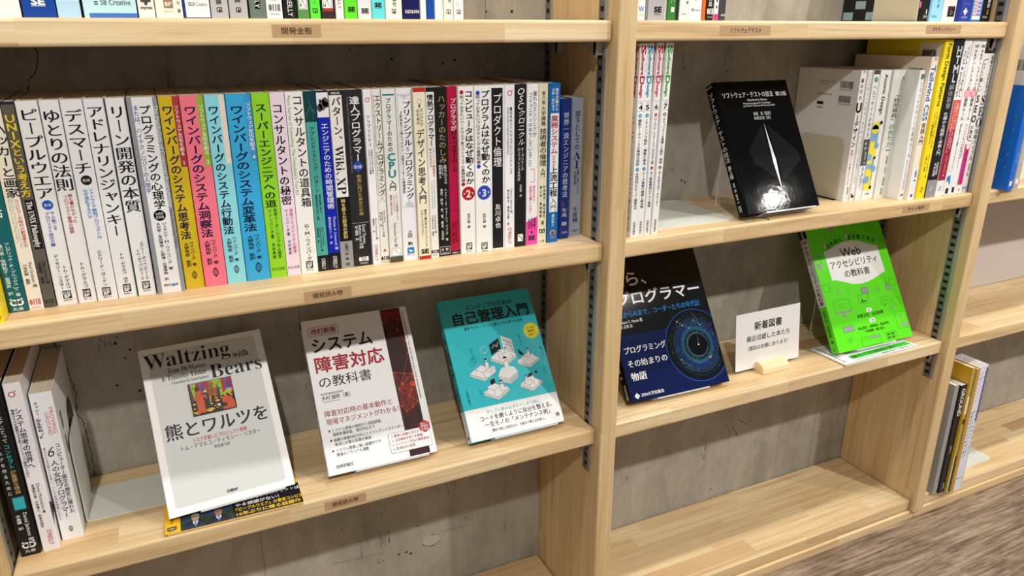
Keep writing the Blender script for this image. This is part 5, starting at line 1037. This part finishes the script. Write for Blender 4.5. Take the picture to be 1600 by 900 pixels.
    for u, v, t in ((.032, .133, 'モチベーション'), (.112, .140, '時間・タスク'), (.142, .117, '感情・ストレス'), (.138, .085, 'キャリア'), (.031, .070, 'スキル')): m.vtext(F, t, u, v, v-.0026*len(t), .0026, (20, 60, 70), .004, 'g', 4); m.line(F, [(u+.0024, v), (u+.0024, v-.0026*len(t))], .0002, (20, 60, 70), 4)
    m.vtext(F, '小田中育生', .0114, .0735, .0515, .0040, (20, 50, 58), .004, 'g', 4)
    m.text(F, '忙しさに飲み込まれてしまう前に。', .0334, .0352, .0058, (96, 178, 172), .0866, 'l', .008, 'g', 0, 4); m.text(F, 'コードを磨くように自分を整える、', .0210, .0262, .0080, K, .1140, 'l', .010, 'g', 0, 4, 3); m.text(F, '一生モノの「メンテナンス術」', .0255, .0170, .0080, K, .1035, 'l', .010, 'g', 0, 4, 3); m.text(F, '慣性で耐える毎日から、仕組みで整える日常へ。', .0350, .0087, .0048, K, .0836, 'l', .006, 'g', 0, 4)
    m.text(F, 'SE', .1372, .0108, .0056, K, .0060, 'l', .04, 'g', 0, 4); m.rect(F, .1372, .0094, .1432, .0098, K, 4)
    b.v('エンジニアのための', .3, 4, 20, .3, (12, 60, 70)); b.v('自己管理入門', .5, 26, 56, .56, K, .016); b.v('小田中育生', .5, 62, 74, .3, (12, 60, 70)); b.se(.5, 97, .5)
TQ = (-.1892, .0245, .4090, -.0050, .6410)
display('book', 'turquoise display book with white line drawings and a yellow disc', *TQ, .0150, .148, .210, (58, 194, 206), turq, .15)
stand('clear stand behind the turquoise book', *TQ, .0150, .165, L3)

def testing(b):
    m, F = b.mb, b.F; Wt = (214, 214, 212); G = (66, 66, 68)
    m.rect(F, .0085, .001, .0098, .209, (16, 16, 17), 1)
    m.text(F, 'ソフトウェア・テストの技法', .0122, .1840, .0100, Wt, .1010, 'l', 0, 'g', 0, 3, 3); m.text(F, '第2版', .1185, .1842, .0080, Wt, .0230, 'l', 0, 'g', 0, 3, 3)
    m.text(F, 'Glenford J. Myers', .0584, .1772, .0050, Wt, .0400, 'l', .004, 'g', 0, 3); m.text(F, 'Revised and updated by Tom Badgett', .0487, .1722, .0040, Wt, .0555, 'l', .003, 'g', 0, 3); m.text(F, 'and Todd M. Thomas with Corey Sandler', .0474, .1680, .0040, Wt, .0645, 'l', .003, 'g', 0, 3)
    m.text(F, '長尾　真［監訳］', .0635, .1538, .0060, Wt, .0350, 'l', 0, 'g', 0, 3); m.text(F, '松尾正信［訳］', .0628, .1466, .0060, Wt, .0330, 'l', 0, 'g', 0, 3)
    m.poly(F, [(.0745, .1380), (.0765, .050), (.0400, .0780), (.0360, .0980)], (27, 27, 29), 1); m.poly(F, [(.0850, .1380), (.1345, .0900), (.1345, .0770), (.0880, .0440)], (27, 27, 29), 1)
    m.poly(F, [(.0792, .1400), (.0775, .0760), (.0806, .0268), (.0842, .0800)], (208, 208, 206), 3); m.poly(F, [(.0792, .1400), (.0806, .0268), (.0842, .0800)], (236, 236, 234), 4); m.poly(F, [(.0770, .0380), (.0806, .0268), (.0900, .0200), (.0830, .0330)], (58, 58, 60), 2)
    m.text(F, '近代科学社', .0708, .0136, .0048, Wt, .0202, 'l', .01, 'g', 0, 3)
    b.h('近代科学社', .5, 3, .7, .2, Wt); b.v('ソフトウェア・テストの技法', .5, 6, 60, .50, Wt, .004, 'g', 3); b.v('第2版', .5, 62, 72, .36, Wt); b.v('長尾真　監訳　松尾正信　訳', .5, 75, 90, .22, Wt); b.v('近代', .5, 92, 97, .3, Wt)
TS_ = (.2505, .0053, .6945, .0064, .5050)
tb = display('book', 'glossy black hardback with a white needle shape, standing on the right bay shelf', *TS_, .0200, .148, .210, (9, 9, 10), testing, .055, True, r=.0045, pagecol=M_PAGE)
cu = bpy.data.curves.new('ribbon', 'CURVE'); cu.dimensions = '3D'; sp = cu.splines.new('POLY')
pts = [(.006, .030, .006), (.014, .018, -.003), (.0205, .012, -.0060), (.0310, .010, -.0088), (.0390, .016, -.0125), (.0455, .0150, -.0170)]
sp.points.add(len(pts)-1)
for q, p in zip(sp.points, pts): q.co = (*p, 1)
cu.bevel_depth = .0007; cu.materials.append(ink((20, 18, 22), .6))
tmp = bpy.data.objects.new('bookmark_ribbon', cu); me = bpy.data.meshes.new_from_object(tmp); bpy.data.objects.remove(tmp)
rb = bpy.data.objects.new('bookmark_ribbon', me); COL.objects.link(rb); rb.parent = tb.root
stand('clear stand behind the glossy black hardback', *TS_, .0200, .172, L2)

def programmers(b):
    m, F = b.mb, b.F; Wt = (232, 232, 232)
    m.rect(F, .0008, .0005, .1878, .1046, (10, 24, 70), 1)
    n = 64; cx, cy, R = .1455, .0690, .0595
    pts = [(cx+R*math.cos(2*math.pi*i/n), cy+R*math.sin(2*math.pi*i/n)) for i in range(n)]; pts = [(min(p, .1876), q) for p, q in pts]
    m.poly(F, pts, (10, 14, 24), 2)
    for i in range(n):
        p, q = pts[i], pts[(i+1) % n]
        if p[0] < .1875 or q[0] < .1875: m.line(F, [p, q], .0011, (26, 88, 170), 4)
    rnd = random.Random(5)
    for r_, w, c in ((.050, .0003, (50, 84, 100)), (.0462, .0050, (24, 44, 66)), (.0400, .0004, (70, 120, 130)), (.0385, .0075, (26, 40, 96)), (.0310, .0060, (34, 84, 104)), (.0245, .0040, (22, 44, 60)), (.0200, .0006, (110, 150, 160)), (.0185, .0004, (90, 130, 140))):
        if r_ > .042:
            m.ring(F, cx, cy, r_, w, c, 3, 40, 35, 325)
        else: m.ring(F, cx, cy, r_, w, c, 3, 40)
    m.disc(F, cx+.002, cy, .0178, (6, 8, 14), 4, 32)
    for k in range(90):
        a, r_ = rnd.uniform(0, 360), rnd.uniform(.020, .055); x, y = cx+r_*math.cos(math.radians(a)), cy+r_*math.sin(math.radians(a))
        if x < .185: m.disc(F, x, y, rnd.uniform(.0002, .0006), rnd.choice(((110, 170, 180), (80, 120, 170), (60, 140, 140), (170, 190, 200))), 5, 6)
    for k in range(14):
        a, r_ = rnd.uniform(0, 360), rnd.uniform(.024, .044); m.ring(F, cx+r_*math.cos(math.radians(a))*.9, cy+r_*math.sin(math.radians(a)), rnd.uniform(.0015, .005), .00025, (80, 140, 150), 5, 16)
    for p, q in (((.118, .112), (.138, .098)), ((.138, .098), (.150, .110)), ((.150, .110), (.160, .100)), ((.150, .110), (.152, .0885)), ((.126, .104), (.118, .112)), ((.108, .050), (.120, .038)), ((.160, .100), (.150, .124))): m.line(F, [p, q], .0003, (110, 170, 170), 6); m.disc(F, *p, .0012, (140, 200, 200), 6, 10)
    m.line(F, [(cx+.002, cy), (cx+.004, cy+.014)], .0003, (150, 170, 180), 6); m.disc(F, cx+.002, cy, .0013, (240, 244, 250), 7, 12); m.disc(F, cx+.018, cy-.024, .0018, (206, 160, 40), 6, 12); m.disc(F, cx+.022, cy-.022, .0009, (206, 160, 40), 6, 8)
    m.text(F, '我ら、', .0090, .1840, .0260, Wt, .0720, 'l', .018, 'g', 0, 5, 4); m.text(F, 'プログラマー', .0180, .1530, .0245, Wt, .1600, 'l', .022, 'g', 0, 5, 4); m.text(F, 'AdaからAIまで、コーダーたちの年代記', .0070, .1332, .0110, (46, 130, 214), .1640, 'l', .006, 'min', 0, 5, 3)
    m.text(F, 'Robert C. Martin 著', .0130, .1232, .0062, Wt, .0420, 'l', .008, 'g', 0, 5); m.text(F, '角 征典 訳', .0120, .1160, .0062, Wt, .0230, 'l', 0, 'g', 0, 5)
    m.text(F, 'プログラミング', .0085, .0760, .0122, Wt, .0780, 'l', .012, 'min', 0, 5, 3); m.text(F, 'その始まりの', .0090, .0545, .0122, Wt, .0740, 'l', .012, 'min', 0, 5, 3); m.text(F, '物語', .0094, .0334, .0138, Wt, .0286, 'l', .012, 'min', 0, 5, 3); m.text(F, 'ZEN大学出版会', .0190, .0066, .0062, Wt, .0430, 'l', .006, 'min', 0, 5)
    for k in range(4): m.disc(F, .0120+.0022*math.cos(k*1.57), .0088+.0022*math.sin(k*1.57), .0022, Wt, 5, 12)
    b.v('我ら、プログラマー', .5, 6, 44, .5, Wt, .012); b.side('Robert C. Martin 著', .6, 52, 72, .3, Wt); b.v('角征典　訳', .3, 74, 84, .26, Wt); b.v('ZEN大学出版会', .5, 88, 98, .3, Wt)
PG = (.0800, .0270, .4090, -.0243, .5652)
display('book', 'dark blue and black display book with a star chart circle, half behind the middle upright', *PG, .0190, .188, .240, (10, 10, 12), programmers, .06)
stand('clear stand behind the dark star chart book', *PG, .0190, .165, L3, .045, .145)

def access(b):
    m, F = b.mb, b.F; K = (22, 26, 22); LN = (50, 128, 40); GY = (150, 156, 152); Wt = (236, 236, 236)
    P = [(.0310, .1300), (.0300, .1835), (.0460, .1865), (.0640, .1925), (.0830, .1968), (.1010, .1975), (.1200, .1950), (.1390, .1880), (.1560, .1822), (.1660, .1810), (.1675, .1290), (.1540, .1255), (.1350, .1195), (.1150, .1155), (.0980, .1145), (.0780, .1165), (.0560, .1240), (.0420, .1285)]
    m.poly(F, P, Wt, 2)
    m.text(F, 'Web', .0692, .1690, .0230, K, .0510, 'l', .008, 'g', 0, 4, 4); m.text(F, 'アクセシビリティ', .0368, .1506, .0160, K, .1185, 'l', .008, 'g', 0, 4, 3); m.text(F, 'の教科書', .0650, .1312, .0150, K, .0640, 'l', .010, 'g', 0, 4, 3)
    arc = '具体例と　解決策で学ぶ'
    for i, ch in enumerate(arc):
        a = -22+44*i/(len(arc)-1)
        if ch != '　': m.text(F, ch, .1010+.152*math.sin(math.radians(a)), .0530+.150*math.cos(math.radians(a))-.0030, .0096, K, None, 'c', .010, 'g', -a, 4)
    for u, v, t in ((.0380, .1935, '!'), (.0960, .2050, '✓')): m.disc(F, u, v, .0050, Wt, 3, 20); m.ring(F, u, v, .0050, .0004, K, 4, 20)
    m.rect(F, .0374, .1925, .0386, .1965, K, 5); m.disc(F, .0380, .1908, .0007, K, 5, 8); m.line(F, [(.0938, .2050), (.0955, .2030), (.0988, .2075)], .0010, K, 5)
    def fr(u0, v0, u1, v1, c=LN): m.frame(F, u0, v0, u1, v1, .00045, c, 3)
    fr(.0180, .0700, .0575, .0925); m.rect(F, .0180, .0680, .0575, .0715, GY, 3); m.rect(F, .0345, .0610, .0405, .0680, GY, 3); m.rect(F, .0300, .0605, .0450, .0618, GY, 3)
    for k in range(3): m.line(F, [(.025, .085-.004*k), (.046-.003*(k % 2), .085-.004*k)], .0004, LN, 3)
    fr(.0810, .0770, .1060, .0950); m.poly(F, [(.0850, .0795), (.0900, .0870), (.0945, .0800)], LN, 3); m.poly(F, [(.0930, .0795), (.0970, .0845), (.1010, .0800)], LN, 3); m.ring(F, .0885, .0915, .0018, .0004, LN, 3, 14); m.rect(F, .0945, .0945, .1100, .1070, GY, 4); m.frame(F, .0945, .0945, .1100, .1070, .0006, (90, 96, 92), 5)
    for k in range(4): m.line(F, [(.0970, .1045-.0024*k), (.1078, .1045-.0024*k)], .0004, (90, 96, 92), 6)
    m.disc(F, .1617, .0990, .0048, GY, 3, 20, .0078); m.ring(F, .1617, .0990, .0048, .0005, (70, 110, 66), 4, 20, 0, 360, .0078); m.line(F, [(.1617, .0990), (.1617, .1068)], .0004, (70, 110, 66), 5); m.line(F, [(.1617, .1068), (.1600, .1130), (.1635, .1180)], .0004, LN, 3)
    fr(.1345, .0690, .1625, .0820); m.line(F, [(.139, .075), (.142, .077), (.145, .074), (.148, .077), (.151, .074), (.154, .077), (.158, .075)], .0005, LN, 3); m.poly(F, [(.1420, .0690), (.1460, .0690), (.1420, .0650)], LN, 3)
    m.poly(F, [(.1550, .0560), (.1550, .0650), (.1610, .0590), (.1585, .0585)], GY, 3); m.poly(F, [(.0360, .1130), (.0398, .1130), (.0388, .1040), (.0370, .1040)], GY, 3); m.disc(F, .0379, .1010, .0014, GY, 3, 12)
    for k in range(6): a = math.radians(60*k); m.line(F, [(.0620+.0035*math.cos(a), .1040+.0035*math.sin(a)), (.0620+.0062*math.cos(a), .1040+.0062*math.sin(a))], .0006, LN, 3)
    m.poly(F, [(.1240, .0990), (.1275, .0990), (.1310, .1030), (.1310, .0940), (.1275, .0970), (.1240, .0970)], GY, 3); m.ring(F, .1320, .0985, .0040, .0004, LN, 3, 12, -50, 50); m.ring(F, .1320, .0985, .0065, .0004, LN, 3, 12, -50, 50)
    m.rrect(F, .0920, .0610, .1060, .0680, .003, Wt, 3); m.text(F, '著', .0990, .0630, .0042, K, None, 'c', .01, 'g', 0, 4); m.text(F, '伊原力也・太田良典', .0662, .0532, .0078, K, .0665, 'l', .010, 'g', 0, 4); m.rrect(F, .0920, .0415, .1080, .0485, .003, Wt, 3); m.text(F, '共著', .1000, .0434, .0042, K, None, 'c', .01, 'g', 0, 4)
    m.text(F, '桝山晃生・浅野智史・富本祥生', .0604, .0322, .0058, K, .0790, 'l', .006, 'g', 0, 4); m.text(F, '平尾優典・樋口直人', .0748, .0250, .0056, K, .0505, 'l', .006, 'g', 0, 4)
    fr(.1600, .0180, .1880, .0500); m.poly(F, [(.1680, .0215), (.1745, .0310), (.1800, .0230), (.1840, .0280), (.1885, .0215)], GY, 3); m.disc(F, .1740, .0400, .0030, GY, 3, 14); fr(.0240, .0330, .0500, .0430, (60, 110, 56)); m.rect(F, .0245, .0335, .0495, .0425, GY, 3); m.ring(F, .0340, .0180, .0055, .0005, LN, 3, 20); m.line(F, [(.0315, .0180), (.0335, .0160), (.0370, .0205)], .0006, LN, 3)
    fr(.0600, .0010, .1080, .0170); m.line(F, [(.060, .0125), (.108, .0125)], .0004, LN, 3); m.rect(F, .0820, .0128, .0930, .0170, GY, 3); m.rect(F, .0950, .0128, .1060, .0170, GY, 3); fr(.1230, .0030, .1500, .0170)
    for i in range(2):
        for j in range(2): m.rect(F, .126+.011*i, .0050+.006*j, .134+.011*i, .0090+.006*j, LN, 3)
    for u, v, k in ((.052, .213, 1), (.093, .222, 0), (.160, .216, 1), (.176, .190, 0), (.178, .106, 1), (.176, .070, 1), (.012, .118, 1), (.010, .170, 1), (.016, .205, 0)):
        if k: fr(u-.008, v-.007, u+.008, v+.007)
        else: m.ring(F, u, v, .0050, .0005, LN, 3, 20)
    m.rect(F, .0060, .1540, .0150, .1640, GY, 3); m.rect(F, .0580, .2200, .0700, .2290, GY, 3)
    b.box(0, 0, 1, 8, (24, 26, 24)); b.v('具体例と解決策', .5, 1, 7.6, .3, WHITE); b.box(.04, 8, .96, 63, (222, 222, 222)); b.v('Webアクセシビリティの教科書', .5, 9, 62, .52, K, .010, 'g', 3); b.v('伊原力也・太田良典　著', .5, 66, 92, .34, K, .006); b.h('D', .5, 98, .3, .5, K, -.01, 'ital')
GN = (.5165, .0230, .4105, .0000, .5233)
display('book', 'bright green display book with a white shield panel and small line icons', *GN, .0175, .190, .232, (94, 222, 30), access, .15)
stand('clear stand behind the bright green book', *GN, .0175, .160, L3+.0042, .0387, .140)

# ------------------------------------------------------------------ paper bands lying under two of the display books
def band(label, P, uvec, vvec, wid, dep, thick, spine_w, col, paint):
    u = Vector(uvec).normalized(); v = Vector(vvec); v = (v-u*v.dot(u)).normalized(); n = u.cross(v)
    t = thing('paper_band', label, 'paper band', mat=Matrix(((u.x, v.x, n.x, P[0]), (u.y, v.y, n.y, P[1]), (u.z, v.z, n.z, P[2]), (0, 0, 0, 1))), group='paper book bands lying flat')
    m = MB(); k = .0004; nb = 6
    # strip-built: outer sheet folded round a rounded left edge
    path = [(wid, 0), (.0012, 0)]+[(.0012-thick*.55*math.sin(math.pi*i/nb), thick*.5-thick*.5*math.cos(math.pi*i/nb)) for i in range(1, nb)]+[(.0012, thick), (wid, thick)]
    L = len(path); V = [(x, y, z) for y in (0, dep) for x, z in path]; F = [(i, i+1, L+i+1, L+i)[::-1] for i in range(L-1)]
    m.add(V, F, ink(col, .35))
    m.box((.003, .001, .0006), (wid-.001, dep-.001, thick-.0004), ink((236, 234, 230), .6))
    paint(m, Face((0, 0, thick), (1, 0, 0), (0, 1, 0)), wid, dep)
    m.build('sheet', t); return t
def band1(m, F, w, d):
    Y = (238, 186, 40); m.rect(F, .0175, .0005, w-.0002, d-.013, (26, 26, 28), 1)
    m.rect(F, .0185, .0010, .0770, d-.020, (52, 66, 84), 2); m.poly(F, [(.0185, .012), (.035, .020), (.055, .016), (.0770, .022), (.0770, .001), (.0185, .001)], (40, 58, 44), 3)
    for cx, c1, c2, suit in ((.034, (186, 148, 130), (176, 172, 166), (30, 38, 62)), (.060, (160, 122, 104), (104, 96, 90), (24, 27, 32))):
        m.poly(F, [(cx-.0145, .001), (cx+.0135, .001), (cx+.0120, .0085), (cx+.0050, .0135), (cx-.0050, .0135), (cx-.0120, .0090)], suit, 4); m.poly(F, [(cx-.0028, .0150), (cx-.0030, .0110), (cx, .0040), (cx+.0030, .0110), (cx+.0028, .0150)], (214, 220, 230), 5); m.poly(F, [(cx-.0009, .0118), (cx-.0010, .004), (cx, .0020), (cx+.0010, .004), (cx+.0009, .0118)], (96, 130, 190), 6)
        m.rect(F, cx-.0022, .0118, cx+.0022, .0160, c1, 6); m.disc(F, cx, .0238, .0046, c2, 5, 18, .0062); m.disc(F, cx, .0205, .0043, c1, 7, 18, .0066); m.disc(F, cx, .0268, .0041, c2, 8, 16, .0026); m.rect(F, cx-.0036, .0214, cx-.0006, .0226, (70, 56, 52), 9); m.rect(F, cx+.0006, .0214, cx+.0036, .0226, (70, 56, 52), 9); m.rect(F, cx-.0014, .0164, cx+.0014, .0169, (130, 84, 78), 9)
    for k, (t, c, L) in enumerate((('16年ぶりに贈る話題作', (244, 200, 40), .076), ('『ピープルウエア』の著者コンビが', (244, 200, 40), .080), ('やる価値がない！', (240, 240, 240), .052), ('リスクのないプロジェクトは', (240, 240, 240), .078))): m.text(F, t, .0800, .0030+.0098*k, .0080, c, L, 'l', .016, 'g', 0, 5)
    m.rect(F, .0030, .0060, .0130, .0130, (26, 24, 22), 2); m.text(F, '日経BP', .0080, .0080, .0034, (238, 238, 230), .0084, 'c', .02, 'g', 0, 3); m.text(F, '8137', .0080, .0030, .0028, (60, 40, 10), .0060, 'c', 0, 'g', 0, 3); m.vtext(F, 'ディモシー・リスター', .0080, d-.004, .018, .004, (70, 50, 10), .004)
band('yellow and black paper band with two portraits, lying under the white bears book', (-.5836, .0020, L3+.0004), (.1597, -.0028, 0), (0, 1, 0), .1585, .0600, .0026, .016, (240, 188, 40), band1)
def band2(m, F, w, d):
    G = (70, 206, 60); K = (30, 40, 30); m.rrect(F, .030, .0100, w-.004, .0235, .003, G, 1)
    m.text(F, '問題を見つけて直す具体例の紹介と解決アプローチ', .034, .0130, .0100, K, w-.048, 'l', .012, 'g', 0, 3); m.text(F, 'デジタル庁・ウェブアクセシビリティ基盤委員会の知見をもとに現場で使える一冊', .028, .0028, .0056, K, w-.036, 'l', .004, 'g', 0, 3); m.text(F, '障害の有無にかかわらずみんなが使えるウェブへ', .034, .030, .0066, K, w-.060, 'l', .008, 'g', 0, 3)
    m.vtext(F, '合理的配慮の提供義務化に対応', .0075, d-.004, .006, .0055, K, .006); m.vtext(F, 'すべての担当者へ', .0155, d-.010, .022, .0046, (90, 96, 90), .006)
band('white and green paper band with a rounded left edge, lying under the green book', (.5062, -.0020, L3+.0004), (1, 0.02, 0), (0, 1, 0), .1880, .0760, .0036, .016, (238, 240, 238), band2)

# ------------------------------------------------------------------ sign card in a wooden half-round holder
SG = Matrix.Translation((.3079, .0536, .4031)) @ Matrix.Rotation(.0106, 4, 'Z') @ Matrix.Rotation(-.1205, 4, 'X')
t = thing('sign_card', 'white card sign with three lines of black Japanese text on the right bay shelf', 'sign', mat=SG)
m = MB(); m.box((0, -.0003, 0), (.1445, .0003, .0999), ink((240, 240, 240), .5)); F = Face((0, -.0003, 0), (1, 0, 0), (0, 0, 1))
m.text(F, '新着図書', .0402, .0688, .0158, (30, 30, 30), .0622, 'l', .018, 'g', 0, 2, 4); m.text(F, '最近収蔵した本たち', .0235, .0495, .0108, (34, 34, 34), .0980, 'l', .010, 'g', 0, 2, 3); m.text(F, '（雑誌は各棚にあります）', .0270, .0332, .0088, (40, 40, 40), .0912, 'l', .004, 'g', 0, 2, 3)
m.build('card', t)
t = thing('card_holder', 'half-round pale wooden holder gripping the white sign card', 'card holder', (.3805, .0480, L3))
m = MB(); R = .0150; prof = []
for k in range(0, 13): a = math.pi*k/12; prof.append((R*math.cos(a), .0003+R*1.16*math.sin(a)))
m.prism(prof, 0, -.0290, .0290, M_DOWEL, True)
o = bevelled(m.build('half_round', t), .0008, 2)
